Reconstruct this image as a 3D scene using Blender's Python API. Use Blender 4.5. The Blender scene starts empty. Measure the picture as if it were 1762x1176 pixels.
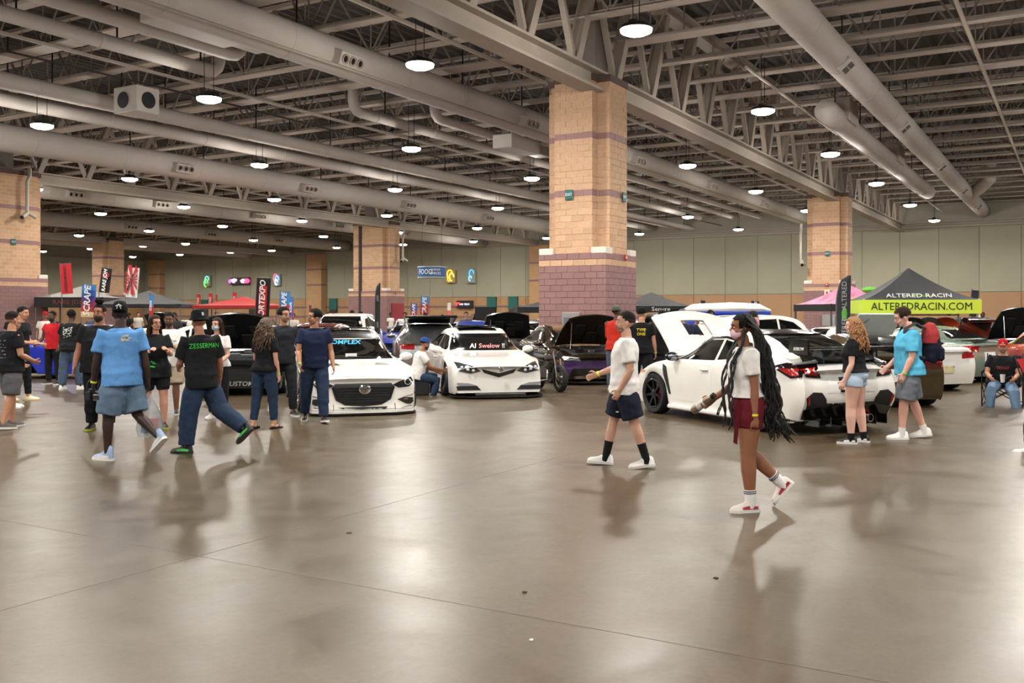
import bpy, bmesh, math, random
from mathutils import Vector, Matrix, Euler, noise
from mathutils.bvhtree import BVHTree
random.seed(7)
SC = bpy.context.scene
COL = SC.collection
R = math.radians
# ------------------------------------------------------------------ camera, world, exposure
EYE = 1.66
cam_d = bpy.data.cameras.new('camera'); cam = bpy.data.objects.new('camera', cam_d); COL.objects.link(cam)
cam.location = (0, 0, EYE); cam.rotation_euler = (R(90), 0, 0)
cam_d.sensor_width = 36; cam_d.lens = 36*1660/1762; cam_d.shift_y = -48/1762
cam_d.clip_start = .05; cam_d.clip_end = 500
SC.camera = cam
wd = bpy.data.worlds.new('hall_ambient'); SC.world = wd; wd.use_nodes = True
wd.node_tree.nodes['Background'].inputs[0].default_value = (.9, .86, .80, 1)
wd.node_tree.nodes['Background'].inputs[1].default_value = .14
LAMP_W = 430; SPILL_W = 240
vs = SC.view_settings
SC.cycles.max_bounces = 5; SC.cycles.diffuse_bounces = 3; SC.cycles.glossy_bounces = 3; SC.cycles.adaptive_threshold = .04
vs.view_transform = 'Standard'; vs.look = 'None'; vs.exposure = 0.12; vs.gamma = 1; vs.use_curve_mapping = False
# ------------------------------------------------------------------ helpers
HALL = R(59.5)                       # hall grid: local x runs down the hall, local y runs across it to the left
AX = Vector((math.cos(HALL), math.sin(HALL), 0)); BX = Vector((-math.sin(HALL), math.cos(HALL), 0))
def W(a, b, z=0): v = AX*a + BX*b; v.z = z; return v
def lin(c):
    if isinstance(c, str): c = [int(c[i:i+2], 16)/255 for i in (0, 2, 4)]
    return tuple(x/12.92 if x <= .04045 else ((x+.055)/1.055)**2.4 for x in c)
MATS = {}
def mat(key, col='808080', rough=.5, metal=0., var=.12, scale=6., bump=0., bscale=40., coat=0., emit=0., spec=.5, rnd=0., alpha=1., trans=0., detail=3.):
    if key in MATS: return MATS[key]
    m = bpy.data.materials.new(key); m.use_nodes = True; nt = m.node_tree; N = nt.nodes; L = nt.links
    p = N['Principled BSDF']; c = lin(col)
    p.inputs['Roughness'].default_value = rough; p.inputs['Metallic'].default_value = metal
    p.inputs['Coat Weight'].default_value = coat; p.inputs['Coat Roughness'].default_value = .04
    p.inputs['Specular IOR Level'].default_value = spec
    p.inputs['Alpha'].default_value = alpha; p.inputs['Transmission Weight'].default_value = trans
    tc = N.new('ShaderNodeTexCoord')
    nz = N.new('ShaderNodeTexNoise'); nz.inputs['Scale'].default_value = scale; nz.inputs['Detail'].default_value = detail
    L.new(tc.outputs['Object'], nz.inputs['Vector'])
    mx = N.new('ShaderNodeMix'); mx.data_type = 'RGBA'
    mx.inputs['A'].default_value = (*[x*(1-var) for x in c], 1); mx.inputs['B'].default_value = (*[min(1, x*(1+var)) for x in c], 1)
    L.new(nz.outputs['Fac'], mx.inputs['Factor']); out = mx.outputs['Result']
    if rnd:
        oi = N.new('ShaderNodeObjectInfo'); hs = N.new('ShaderNodeHueSaturation')
        mr = N.new('ShaderNodeMapRange'); mr.inputs['To Min'].default_value = 1-rnd; mr.inputs['To Max'].default_value = 1+rnd
        L.new(oi.outputs['Random'], mr.inputs['Value']); L.new(mr.outputs['Result'], hs.inputs['Value'])
        L.new(out, hs.inputs['Color']); out = hs.outputs['Color']
    L.new(out, p.inputs['Base Color'])
    if emit:
        L.new(out, p.inputs['Emission Color']); p.inputs['Emission Strength'].default_value = emit; m.cycles.emission_sampling = 'NONE'
    if bump:
        bn = N.new('ShaderNodeTexNoise'); bn.inputs['Scale'].default_value = bscale; bn.inputs['Detail'].default_value = 4
        bp = N.new('ShaderNodeBump'); bp.inputs['Strength'].default_value = bump; bp.inputs['Distance'].default_value = .02
        L.new(tc.outputs['Object'], bn.inputs['Vector']); L.new(bn.outputs['Fac'], bp.inputs['Height']); L.new(bp.outputs['Normal'], p.inputs['Normal'])
    MATS[key] = m; return m
def tag(o, label=None, cat=None, group=None, kind=None):
    if label: o['label'] = label
    if cat: o['category'] = cat
    if group: o['group'] = group
    if kind: o['kind'] = kind
    return o
def thing(name, label, cat, loc=(0, 0, 0), rz=0., group=None):
    o = bpy.data.objects.new(name, None); COL.objects.link(o); o.empty_display_size = .2
    o.location = loc; o.rotation_euler = (0, 0, rz); return tag(o, label, cat, group)
def link(name, me, parent=None, loc=None, rot=None):
    o = bpy.data.objects.new(name, me); COL.objects.link(o)
    if parent: o.parent = parent
    if loc is not None: o.location = loc
    if rot is not None: o.rotation_euler = rot
    return o
def copy_tree(o, parent=None):
    c = o.copy(); COL.objects.link(c); c.parent = parent
    for ch in list(o.children): copy_tree(ch, c)
    return c
class MB:
    def __init__(s): s.v = []; s.f = []; s.mi = []; s.cur = 0
    def add(s, vs_, fs):
        k = len(s.v); s.v += [tuple(v) for v in vs_]; s.f += [tuple(i+k for i in f) for f in fs]; s.mi += [s.cur]*len(fs); return s
    def box(s, x0, x1, y0, y1, z0, z1):
        return s.add([(x0,y0,z0),(x1,y0,z0),(x1,y1,z0),(x0,y1,z0),(x0,y0,z1),(x1,y0,z1),(x1,y1,z1),(x0,y1,z1)],
                     [(3,2,1,0),(4,5,6,7),(0,1,5,4),(1,2,6,5),(2,3,7,6),(3,0,4,7)])
    def cbox(s, x0, x1, y0, y1, z0, z1, c):          # chamfered box
        vs_ = []; 
        for x, sx in ((x0,1),(x1,-1)):
            for y, sy in ((y0,1),(y1,-1)):
                for z, sz in ((z0,1),(z1,-1)):
                    vs_ += [(x,y+sy*c,z+sz*c),(x+sx*c,y,z+sz*c),(x+sx*c,y+sy*c,z)]
        bm = bmesh.new(); bv = [bm.verts.new(v) for v in vs_]
        r = bmesh.ops.convex_hull(bm, input=bv); bm.verts.index_update()
        bmesh.ops.dissolve_limit(bm, angle_limit=.01, verts=bm.verts, edges=bm.edges); bm.verts.index_update()
        s.add([v.co[:] for v in bm.verts], [[v.index for v in f.verts] for f in bm.faces]); bm.free(); return s
    def rings(s, rings, cap0=True, cap1=True, closed=True):
        n = len(rings[0]); k = len(s.v); fs = []
        for i in range(len(rings)-1):
            for j in range(n if closed else n-1):
                a = i*n+j; b = i*n+(j+1) % n; fs.append((a, b, b+n, a+n))
        vs_ = [p for r in rings for p in r]
        if cap0: fs.append(tuple(range(n-1, -1, -1)))
        if cap1: fs.append(tuple(range((len(rings)-1)*n, len(rings)*n)))
        return s.add(vs_, fs)
    def tube(s, pts, rad, n=10, cap=True, flat=1., side=None, roundcap=False):
        pts = [Vector(p) for p in pts]
        if not hasattr(rad, '__len__'): rad = [rad]*len(pts)
        rad = list(rad)
        if roundcap:
            class _T(tuple):
                def __mul__(s_, k): return _T(v*k for v in s_)
            rad = [_T(r_) if hasattr(r_, '__len__') else r_ for r_ in rad]
            d0 = (pts[0]-pts[1]).normalized(); d1 = (pts[-1]-pts[-2]).normalized(); r0, r1 = rad[0], rad[-1]; m0, m1 = [(min(r_) if hasattr(r_, '__len__') else r_) for r_ in (r0, r1)]
            pts = [pts[0]+d0*m0*q for q in (.95, .7, .35)] + pts + [pts[-1]+d1*m1*q for q in (.35, .7, .95)]
            rad = [r0*.3, r0*.7, r0*.93] + rad + [r1*.93, r1*.7, r1*.3]
        T = []
        for i in range(len(pts)):
            t = (pts[min(i+1, len(pts)-1)]-pts[max(i-1, 0)])
            T.append(t.normalized() if t.length > 1e-9 else Vector((0, 0, 1)))
        ref = Vector(side) if side is not None else (Vector((0, 0, 1)) if abs(T[0].z) < .9 else Vector((1, 0, 0)))
        u = (ref - T[0]*ref.dot(T[0])).normalized(); rs = []
        for p, t, r in zip(pts, T, rad):
            u = u - t*u.dot(t)
            u = u.normalized() if u.length > 1e-6 else t.orthogonal().normalized()
            w = t.cross(u); rx, ry = (r if hasattr(r, '__len__') else (r, r*flat))
            rs.append([p+u*(rx*math.cos(2*math.pi*k/n))+w*(ry*math.sin(2*math.pi*k/n)) for k in range(n)])
        return s.rings(rs, cap, cap)
    def lathe(s, prof, n=20, axis='z', c=(0, 0, 0), cap0=True, cap1=True):
        rs = []
        for r, h in prof:
            ring = []
            for k in range(n):
                t = 2*math.pi*k/n; x, y = r*math.cos(t), r*math.sin(t)
                p = {'z': (x, y, h), 'x': (h, x, y), 'y': (y, h, x)}[axis]
                ring.append((p[0]+c[0], p[1]+c[1], p[2]+c[2]))
            rs.append(ring)
        return s.rings(rs, cap0, cap1)
    def ell(s, c, r, n=14, m=9, rot=None):
        rs = []
        for i in range(m+1):
            ph = -math.pi/2+math.pi*min(max(i/m, .03), .97)
            ring = []
            for k in range(n):
                t = 2*math.pi*k/n; v = Vector((r[0]*math.cos(ph)*math.cos(t), r[1]*math.cos(ph)*math.sin(t), r[2]*math.sin(ph)))
                if rot is not None: v = rot @ v
                ring.append(v+Vector(c))
            rs.append(ring)
        return s.rings(rs)
    def prism(s, poly, t0, t1, axis='y'):             # 2D polygon extruded; axis = thickness axis
        def P(p, t): return {'y': (p[0], t, p[1]), 'x': (t, p[0], p[1]), 'z': (p[0], p[1], t)}[axis]
        n = len(poly)
        return s.add([P(p, t0) for p in poly]+[P(p, t1) for p in poly],
                     [tuple(range(n-1, -1, -1)), tuple(range(n, 2*n))]+[(i, (i+1) % n, n+(i+1) % n, n+i) for i in range(n)])
    def xf(s, M_, i0=0):
        for i in range(i0, len(s.v)): s.v[i] = tuple(M_ @ Vector(s.v[i]))
        return s
    def mesh(s, name, m, smooth=False, fixn=True):
        me = bpy.data.meshes.new(name); me.from_pydata(s.v, [], s.f)
        for q in (m if isinstance(m, (list, tuple)) else [m]): me.materials.append(q)
        if isinstance(m, (list, tuple)) and len(m) > 1: me.polygons.foreach_set('material_index', s.mi)
        if fixn:
            bm = bmesh.new(); bm.from_mesh(me); bmesh.ops.recalc_face_normals(bm, faces=bm.faces); bm.to_mesh(me); bm.free()
        if smooth:
            me.polygons.foreach_set('use_smooth', [True]*len(me.polygons))
            if smooth != 'all': me.set_sharp_from_angle(angle=R(smooth if smooth is not True else 40))
        me.update(); return me
    def build(s, name, m, parent=None, smooth=False, loc=None, rot=None):
        return link(name, s.mesh(name, m, smooth), parent, loc, rot)
def evald(o):
    with bpy.context.temp_override(scene=TMP, view_layer=TMPV):
        dg = bpy.context.evaluated_depsgraph_get(); dg.update()
        return bpy.data.meshes.new_from_object(o.evaluated_get(dg))
def text_mesh(txt, size, m, name='lettering', depth=.004, shear=0., bold=0., sx=1., font=None):
    cu = bpy.data.curves.new(name, 'FONT'); cu.body = txt; cu.size = size; cu.extrude = depth; cu.shear = shear; cu.offset = bold*size
    cu.align_x = 'CENTER'; cu.align_y = 'CENTER'; cu.resolution_u = 2
    o = bpy.data.objects.new(name, cu); TMP.collection.objects.link(o)
    me = evald(o); bpy.data.objects.remove(o); bpy.data.curves.remove(cu)
    me.materials.clear(); me.materials.append(m)
    if sx != 1: me.transform(Matrix.Diagonal((sx, 1, 1, 1)))
    return me
TMP = bpy.data.scenes.new('scratch'); TMPV = TMP.view_layers[0]
# ------------------------------------------------------------------ materials of the setting
def brick_mat(key, c1, c2, mortar, bw=.4, rh=.195, rough=.8):
    m = bpy.data.materials.new(key); m.use_nodes = True; nt = m.node_tree; N = nt.nodes; L = nt.links; p = N['Principled BSDF']
    tc = N.new('ShaderNodeTexCoord'); sp = N.new('ShaderNodeSeparateXYZ'); ad = N.new('ShaderNodeMath'); cb = N.new('ShaderNodeCombineXYZ')
    L.new(tc.outputs['Object'], sp.inputs[0]); L.new(sp.outputs[0], ad.inputs[0]); L.new(sp.outputs[1], ad.inputs[1])
    L.new(ad.outputs[0], cb.inputs[0]); L.new(sp.outputs[2], cb.inputs[1])
    b = N.new('ShaderNodeTexBrick'); b.inputs['Scale'].default_value = 1; b.inputs['Brick Width'].default_value = bw; b.inputs['Row Height'].default_value = rh
    b.inputs['Mortar Size'].default_value = .008; b.inputs['Color1'].default_value = (*lin(c1), 1); b.inputs['Color2'].default_value = (*lin(c2), 1); b.inputs['Mortar'].default_value = (*lin(mortar), 1)
    L.new(cb.outputs[0], b.inputs['Vector']); L.new(b.outputs['Color'], p.inputs['Base Color']); p.inputs['Roughness'].default_value = rough
    bp = N.new('ShaderNodeBump'); bp.inputs['Strength'].default_value = .4; bp.invert = True; L.new(b.outputs['Fac'], bp.inputs['Height']); L.new(bp.outputs['Normal'], p.inputs['Normal'])
    MATS[key] = m; return m
def floor_mat():
    m = bpy.data.materials.new('polished_concrete'); m.use_nodes = True; nt = m.node_tree; N = nt.nodes; L = nt.links; p = N['Principled BSDF']
    tc = N.new('ShaderNodeTexCoord')
    def nz(sc, det, ro=.6, dist=0):
        n = N.new('ShaderNodeTexNoise'); n.inputs['Scale'].default_value = sc; n.inputs['Detail'].default_value = det; n.inputs['Roughness'].default_value = ro; n.inputs['Distortion'].default_value = dist
        L.new(tc.outputs['Object'], n.inputs['Vector']); return n
    n1 = nz(.22, 6, .6, .6); n2 = nz(1.7, 10, .72, .5); n3 = nz(22, 6, .75)
    r1 = N.new('ShaderNodeValToRGB'); e = r1.color_ramp.elements
    e[0].position = .3; e[0].color = (*lin('4c3f2d'), 1); e[1].position = .72; e[1].color = (*lin('5d4f3b'), 1); L.new(n1.outputs['Fac'], r1.inputs['Fac'])
    r2 = N.new('ShaderNodeValToRGB'); e = r2.color_ramp.elements
    e[0].position = .28; e[0].color = (.80, .80, .80, 1); e[1].position = .66; e[1].color = (1.06, 1.06, 1.05, 1); L.new(n2.outputs['Fac'], r2.inputs['Fac'])
    mx = N.new('ShaderNodeMix'); mx.data_type = 'RGBA'; mx.blend_type = 'MULTIPLY'; mx.inputs['Factor'].default_value = 1
    L.new(r1.outputs['Color'], mx.inputs['A']); L.new(r2.outputs['Color'], mx.inputs['B'])
    r3 = N.new('ShaderNodeValToRGB'); e = r3.color_ramp.elements
    e[0].position = .32; e[0].color = (.72, .72, .72, 1); e[1].position = .6; e[1].color = (1.03, 1.03, 1.03, 1); L.new(n3.outputs['Fac'], r3.inputs['Fac'])
    m2 = N.new('ShaderNodeMix'); m2.data_type = 'RGBA'; m2.blend_type = 'MULTIPLY'; m2.inputs['Factor'].default_value = 1
    L.new(mx.outputs['Result'], m2.inputs['A']); L.new(r3.outputs['Color'], m2.inputs['B'])
    L.new(m2.outputs['Result'], p.inputs['Base Color'])
    mr = N.new('ShaderNodeMapRange'); mr.inputs['From Min'].default_value = .25; mr.inputs['From Max'].default_value = .75; mr.inputs['To Min'].default_value = .26; mr.inputs['To Max'].default_value = .42
    L.new(n2.outputs['Fac'], mr.inputs['Value']); L.new(mr.outputs['Result'], p.inputs['Roughness'])
    p.inputs['Specular IOR Level'].default_value = .4
    nb = nz(3.2, 5, .6); bp = N.new('ShaderNodeBump'); bp.inputs['Strength'].default_value = .12; bp.inputs['Distance'].default_value = .02
    L.new(nb.outputs['Fac'], bp.inputs['Height']); L.new(bp.outputs['Normal'], p.inputs['Normal'])
    return m
PAINT = mat('ceiling_paint', 'a3978a', .6, var=.08, scale=3)
DUCT = mat('duct_paint', 'bcb4ad', .72, spec=.25, var=.06, scale=2, bump=.05, bscale=12)
DECK = mat('roof_deck', '4a443f', .7, var=.1)
JOIST = mat('joist_paint', 'ab9f93', .7, var=.08)
DARKM = mat('dark_metal', '2a2826', .45, metal=.6)
# ------------------------------------------------------------------ floor, ceiling, walls
m = MB(); m.box(-45, 86, -45, 108, -.3, 0)
o = m.build('floor', floor_mat(), rot=(0, 0, HALL)); tag(o, 'polished tan concrete floor of the exhibition hall', kind='structure')
JM = mat('joint_sealant', '52463a', .4, var=.2)
for i, (ax, v) in enumerate([('b', 5.2), ('b', 21.5), ('a', 4.6), ('a', 13.2), ('a', 22), ('b', 13.4)]):
    m = MB()
    for s0, s1 in [(-20+j*5, -15+j*5) for j in range(21)]: m.box(*((v-.006, v+.006, s0, s1) if ax == 'a' else (s0, s1, v-.006, v+.006)), -.01, .0012)
    tag(m.build('trim_%d' % (i+1), JM, rot=(0, 0, HALL)), 'sealed joint line in the concrete floor', kind='structure')
m = MB(); m.box(-45, 86, -25, 108, 13.3, 13.4)
roof = m.build('ceiling', DECK, rot=(0, 0, HALL)); tag(roof, 'dark ribbed metal roof deck', kind='structure')
m = MB()
for k in range(20):                                     # trapezoid ribs of one roof deck sheet, running down the hall
    b = k*.5
    m.add([(0,b,13.0),(10,b,13.0),(10,b+.1,13.12),(0,b+.1,13.12),(10,b+.3,13.12),(0,b+.3,13.12),(10,b+.4,13.0),(0,b+.4,13.0),(10,b+.5,13.0),(0,b+.5,13.0)],
          [(0,1,2,3),(3,2,4,5),(5,4,6,7),(7,6,8,9)])
sheet = m.mesh('deck_sheet', DECK)
for ia in range(13):
    for ib in range(13): link('deck_sheet', sheet, roof, (-44.5+ia*10.04, -25+ib*10, 0))
def segs(a0, a1, st=5.): n = max(1, int((a1-a0)/st)); return [(a0+(a1-a0)*i/n, a0+(a1-a0)*(i+1)/n) for i in range(n)]
WALLP = mat('wall_panel_paint', '9a9782', .7, var=.05, scale=.6, rnd=.05)
WALLT = brick_mat('tan_wall_blocks', 'b08a62', 'a8825c', 'b39470')
WALLG = mat('upper_wall_paint', '9c988a', .7, var=.05, scale=.5)
TANP = mat('tan_wall_paint', 'a58160', .75, var=.05, scale=.5, rnd=.04)
m = MB(); m.box(86, 86.4, -30, 108, 0, 13.1)
wall = m.build('wall_back', WALLG, rot=(0, 0, HALL)); tag(wall, 'tall back wall of the hall', kind='structure')
pm = {}
def panel(parent, name, m_, x0, x1, z0, z1, t=.06, face='a', pos=86):
    key = (name, round(x1-x0, 2), round(z1-z0, 2), t, face)
    if key not in pm:
        q = MB(); w_, h_ = (x1-x0)/2, (z1-z0)/2
        if face == 'a': q.cbox(-t, .02, -w_, w_, -h_, h_, .02)
        else: q.cbox(-w_, w_, -t, .02, -h_, h_, .02)
        pm[key] = q.mesh(name, m_)
    return link(name, pm[key], parent, (pos, (x0+x1)/2, (z0+z1)/2) if face == 'a' else ((x0+x1)/2, pos, (z0+z1)/2))
b = -20.
while b < 106:
    panel(wall, 'wall_panel', WALLP, b+.015, b+2.985, 3.42, 8.7)
    panel(wall, 'tan_panel' if b < 47 else 'block_panel', TANP if b < 47 else WALLT, b+.015, b+2.985, 0, 3.38, .07)
    b += 3
m = MB(); m.box(85.75, 86, -30, 108, 8.72, 8.86); m.box(85.85, 86, -30, 108, 8.95, 9.05); m.box(85.8, 86, -30, 108, 9.15, 9.25)
m.build('ledge', JOIST, wall)
for bb in (47.0, 76.9, 104.6):              # tan block pilasters on the back wall
    m = MB(); m.box(85.1, 86, bb-1.1, bb+1.1, 0, 8.6); m.build('pilaster', WALLT, wall)
    m = MB()
    for z in (4.9, 6.7): m.box(85.08, 86, bb-1.12, bb+1.12, z, z+.2)
    m.build('pilaster_band', mat('purple_block', '806260', .8), wall)
m = MB()
for z in (1.2, 2.3): m.box(85.9, 86, 34, 106, z, z+.2)
m.build('wall_band', mat('purple_block', '806260', .8), wall)
m = MB(); m.box(-45, 86, 107.6, 108, 0, 13.1)
wl = m.build('wall_left', WALLG, rot=(0, 0, HALL)); tag(wl, 'far left side wall of the hall', kind='structure')
a = 30.
while a < 85:
    panel(wl, 'wall_panel', WALLP, a+.015, a+2.985, 3.42, 8.7, .06, 'b', 107.6); panel(wl, 'block_panel', WALLT, a+.015, a+2.985, 0, 3.38, .07, 'b', 107.6); a += 3
TEAL = mat('teal_door_paint', '1f5f55', .5)
for i, bb in enumerate((53, 50.4, 74.6, 95.9, 87.5)):
    m = MB(); m.box(85.7, 85.95, bb-.55, bb+.55, 2.1, 3.4); o = m.build('door_%d' % (i+1), TEAL, rot=(0, 0, HALL)); tag(o, 'teal doorway panel in the back wall', kind='structure')
    m = MB(); m.box(85.72, 85.93, bb-.5, bb+.5, 0, 2.1); m.build('door_leaf', mat('dark_door', '4a2c26', .5), o)
    m = MB(); m.tube([(85.68, bb+.35, .95), (85.68, bb+.35, 1.25)], .02, 6); m.build('door_handle', mat('steel', '9a9a98', .3, metal=1), o)
# ------------------------------------------------------------------ brick columns
TAN = mat('tan_split_block', 'c4a081', .85, var=.16, scale=9, bump=.35, bscale=30, rnd=.09)
PUR = mat('purple_ground_block', '8d6b69', .75, var=.1, scale=9, bump=.12, bscale=40, rnd=.06)
WHT = mat('white_cap_stone', 'd8cfc4', .7, var=.08)
MORT = mat('mortar', 'd9c3a8', .9, var=.08); MORTP = mat('purple_mortar', '6f5552', .9)
TANB = brick_mat('tan_block_courses', 'c39f80', 'b79170', 'cbb294'); PURB = brick_mat('purple_block_courses', '8a6866', '806060', '6d5250')
CH = .195
def plus(x0, x1, y0, y1, n):                            # square with notched corners, counter-clockwise
    return [(x0+n,y0),(x1-n,y0),(x1-n,y0+n),(x1,y0+n),(x1,y1-n),(x1-n,y1-n),(x1-n,y1),(x0+n,y1),(x0+n,y1-n),(x0,y1-n),(x0,y0+n),(x0+n,y0+n)]
def sq(x0, x1, y0, y1): return [(x0,y0),(x1,y0),(x1,y1),(x0,y1)]
def column(label, a, b, wa, wb, blocks=False, joint=None):
    t = thing('brick_column', label, 'column', W(a, b), HALL)
    e = .1; n = .4
    def slab(name, poly, z0, z1, m_, par=t):
        q = MB(); q.prism(poly, z0, z1, 'z'); return q.build(name, m_, par)
    P0 = sq(0, wa, 0, wb); S0 = plus(e, wa-e, e, wb-e, n)
    if not blocks:
        slab('pedestal', P0, 0, 3.06, PURB); slab('tan_course', P0, 3.06, 3.27, TANB); slab('purple_course', P0, 3.27, 3.47, PUR)
        slab('shaft', S0, 3.47, 8.75, TANB)
        for z in (5.22, 6.98): slab('purple_band', plus(e-.015, wa-e+.015, e-.015, wb-e+.015, n), z, z+.2, PUR)
    else:
        ins = .012
        slab('pedestal_core', sq(ins, wa-ins, ins, wb-ins), 0, 3.47, MORTP); slab('shaft_core', plus(e+ins, wa-e-ins, e+ins, wb-e-ins, n), 3.47, 8.75, MORT)
        cache = {}; cnt = [0]; rest = {}
        def course(p, q, z, ci, m_, indiv):
            p = Vector(p); q = Vector(q); L = (q-p).length; d = (q-p)/L; nrm = Vector((d.y, -d.x)); ang = math.atan2(d.y, d.x)
            s0 = 0.; first = .2 if ci % 2 else .4; s = 0; nxt = first
            while s < L-.02:
                ln = min(nxt, L-s); nxt = .4
                if L-s-ln < .08: ln = L-s
                c = p+d*(s+ln/2); key = (round(ln, 3), m_.name)
                if key not in cache:
                    k = MB(); k.cbox(-ln/2+.005, ln/2-.005, -.0, .09, -CH/2+.005, CH/2-.005, .006); cache[key] = k.mesh('block', m_)
                pr = random.uniform(-.006, .004)
                loc = (c.x+nrm.x*pr, c.y+nrm.y*pr, z+CH/2)
                if indiv and cnt[0] < 300:
                    link('block', cache[key], t, loc, (0, 0, ang)); cnt[0] += 1
                else:
                    k = MB(); k.box(-ln/2+.005, ln/2-.005, 0, .09, -CH/2+.005, CH/2-.005); k.xf(Matrix.Translation(loc) @ Matrix.Rotation(ang, 4, 'Z'))
                    rest.setdefault(m_.name, (m_, MB()))[1].add(k.v, k.f)
                s += ln
        def face_vis(p, q): d = Vector(q)-Vector(p); return d.x > .01 or d.y < -.01     # faces looking towards the entrance side
        zs = [i*CH for i in range(18)]
        for i in range(3, 18):
            mm = PUR if i < 16 else (TAN if i == 16 else PUR)
            for p, q in zip(P0, P0[1:]+P0[:1]): course(p, q, i*CH, i, mm, face_vis(p, q))
        for i in range(0, 3):
            for p, q in zip(P0, P0[1:]+P0[:1]): course(p, q, i*CH, i, PUR, False)
        for i in range(27):
            mm = PUR if i in (9, 18) else TAN
            for p, q in zip(S0, S0[1:]+S0[:1]): course(p, q, 3.51+i*CH, i, mm, face_vis(p, q))
        for nm, (mm, k) in rest.items(): tag(k.build('block_courses', mm, t), kind='stuff')
    slab('crown', plus(e-.03, wa-e+.03, e-.03, wb-e+.03, n), 8.77, 8.98, mat('dark_crown_block', '5a4440', .8))
    for cx, cy in ((0, 0), (wa-n-.1, 0), (0, wb-n-.1), (wa-n-.1, wb-n-.1)):
        q = MB(); q.cbox(cx, cx+n+.1, cy, cy+n+.1, 3.47, 3.68, .02); q.build('cap_stone', WHT, t)
    q = MB(); q.box(wa*.3, wa*.7, wb*.3, wb*.7, 8.98, 12.9); q.box(wa*.2, wa*.8, wb*.2, wb*.8, 8.95, 9.0); q.build('steel_post', mat('dark_post', '6b645c', .6), t)
    if joint:
        q = MB(); q.box(-.02, .1, joint-.12, joint+.12, 0, 8.7); q.build('joint_strip', mat('joint_dark', '3a302c', .8), t)
    return t
COL1 = column('tall tan and purple block column nearest the camera', 26.4, 12.28, 2.3, 2.3, True)
COL2 = column('block column on the right behind the black feather flag', 60, 12.0, 2.3, 2.6)
COL3 = column('wide block column with dark joint behind the black roofed hatchback', 60.5, 47.1, 2.3, 3.9, False, 2.7)
COL4 = column('block column at the left edge of the picture', 26.4, 46.5, 4.75, 2.5)
COL5 = column('small far block column behind the black hanging banner', 60, 80.7, 2.6, 2.6)
def exit_sign(a, b, z, face, label):
    t = thing('exit_sign', label, 'sign', W(a, b, z), HALL + (-R(90) if face == 'a' else 0), 'exit signs')
    q = MB(); q.cbox(-.13, .13, -.03, 0, -.15, .15, .01); q.build('plate', mat('exit_teal', '0e5a5c', .5), t)
    link('lettering', text_mesh('EXIT', .12, mat('sign_white', 'e8e8e4', .5)), t, (0, -.032, 0), (R(90), 0, 0))
exit_sign(26.47, 13.55, 5.32, 'a', 'teal exit sign on the near face of the nearest column')
exit_sign(27.9, 12.35, 5.32, 'b', 'teal exit sign on the right hand face of the nearest column')
exit_sign(60.06, 13.2, 5.3, 'a', 'teal exit sign on the column behind the feather flag')
exit_sign(29.3, 46.57, 5.3, 'b', 'teal exit sign on the column at the left edge')
RED = mat('alarm_red', 'a31f1c', .4); GREYB = mat('grey_box_paint', '8c8a8a', .5)
for a, b, z, r_, lb in ((27.6, 12.2, 3.4, 0, 'small red fire alarm on the right face of the nearest column'), (59.95, 13.2, 3.42, -90, 'small red fire alarm on the column behind the feather flag'), (61.5, 47.0, 3.3, 0, 'small red fire alarm on the wide column with a joint')):
    t = thing('fire_alarm', lb, 'alarm', W(a, b, z), HALL+R(r_)); q = MB(); q.cbox(-.07, .07, -.06, .0, -.09, .09, .012); q.build('housing', RED, t)
    q = MB(); q.lathe([(.04, -.075), (.04, -.06)], 12, 'y'); q.build('strobe', mat('strobe_lens', 'e0d8d0', .2), t)
t = thing('outlet_box', 'grey electrical box on the purple pedestal of the nearest column', 'box', W(26.38, 13.4, 1.2), HALL-R(90)); q = MB(); q.cbox(-.3, .3, -.14, 0, -.4, .5, .02); q.build('housing', GREYB, t)
q = MB(); q.cbox(-.22, -.04, -.16, -.13, -.2, .35, .01); q.build('hatch', mat('box_hatch', '5f6470', .4), t)
t = thing('outlet_box', 'grey electrical box low on the column behind the feather flag', 'box', W(59.95, 12.9, 1.2), HALL-R(90)); q = MB(); q.cbox(-.55, .55, -.2, 0, -.3, .4, .02); q.build('housing', GREYB, t)
q = MB(); q.cbox(.2, .42, -.22, -.19, -.2, .3, .01); q.build('hatch', mat('box_hatch', '5f6470', .4), t)
t = thing('notice', 'small white and red fire notice on the column behind the feather flag', 'sign', W(59.97, 13.2, 2.9), HALL-R(90)); q = MB(); q.cbox(-.16, .16, -.03, 0, -.2, .2, .01); q.build('plate', mat('notice_white', 'd8c8c4', .5), t); q = MB(); q.prism([(-.06, -.1), (.06, -.1), (.05, .1), (-.05, .1)], -.035, -.02); q.build('symbol', RED, t)
q = MB(); q.cbox(61.1, 62.6, 47.0, 47.1, .0, 2.5, .02); o = q.build('door_9', mat('maroon_door', '8c2f34', .5), rot=(0, 0, HALL)); tag(o, 'maroon door in the wide column', kind='structure')
def camera_arm(a, b, z, label):                         # conduit with a security camera on a column
    t = thing('security_camera', label, 'camera', W(a, b, z), HALL)
    q = MB(); q.tube([(0, -.15, 2.2), (0, -.15, 1.8), (-.15, -.15, 1.5), (-.15, -.15, -.1)], .09, 8); q.build('conduit', mat('conduit_metal', 'a8a49a', .4, metal=.5), t, True)
    q = MB(); q.tube([(-.15, -.2, -.1), (-.5, -.3, -.35)], .12, 10); q.tube([(-.15, -.2, -.1), (.25, -.3, -.3)], .1, 10); q.build('camera_body', mat('cam_white', 'b0a898', .4), t, True)
    q = MB(); q.tube([(-.5, -.3, -.35), (-.56, -.315, -.39)], .09, 10); q.build('lens', DARKM, t)
camera_arm(30.0, 46.45, 6.9, 'security cameras on a conduit on the left edge column')
camera_arm(62.4, 47.0, 6.2, 'security cameras on a conduit on the wide jointed column')
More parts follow.
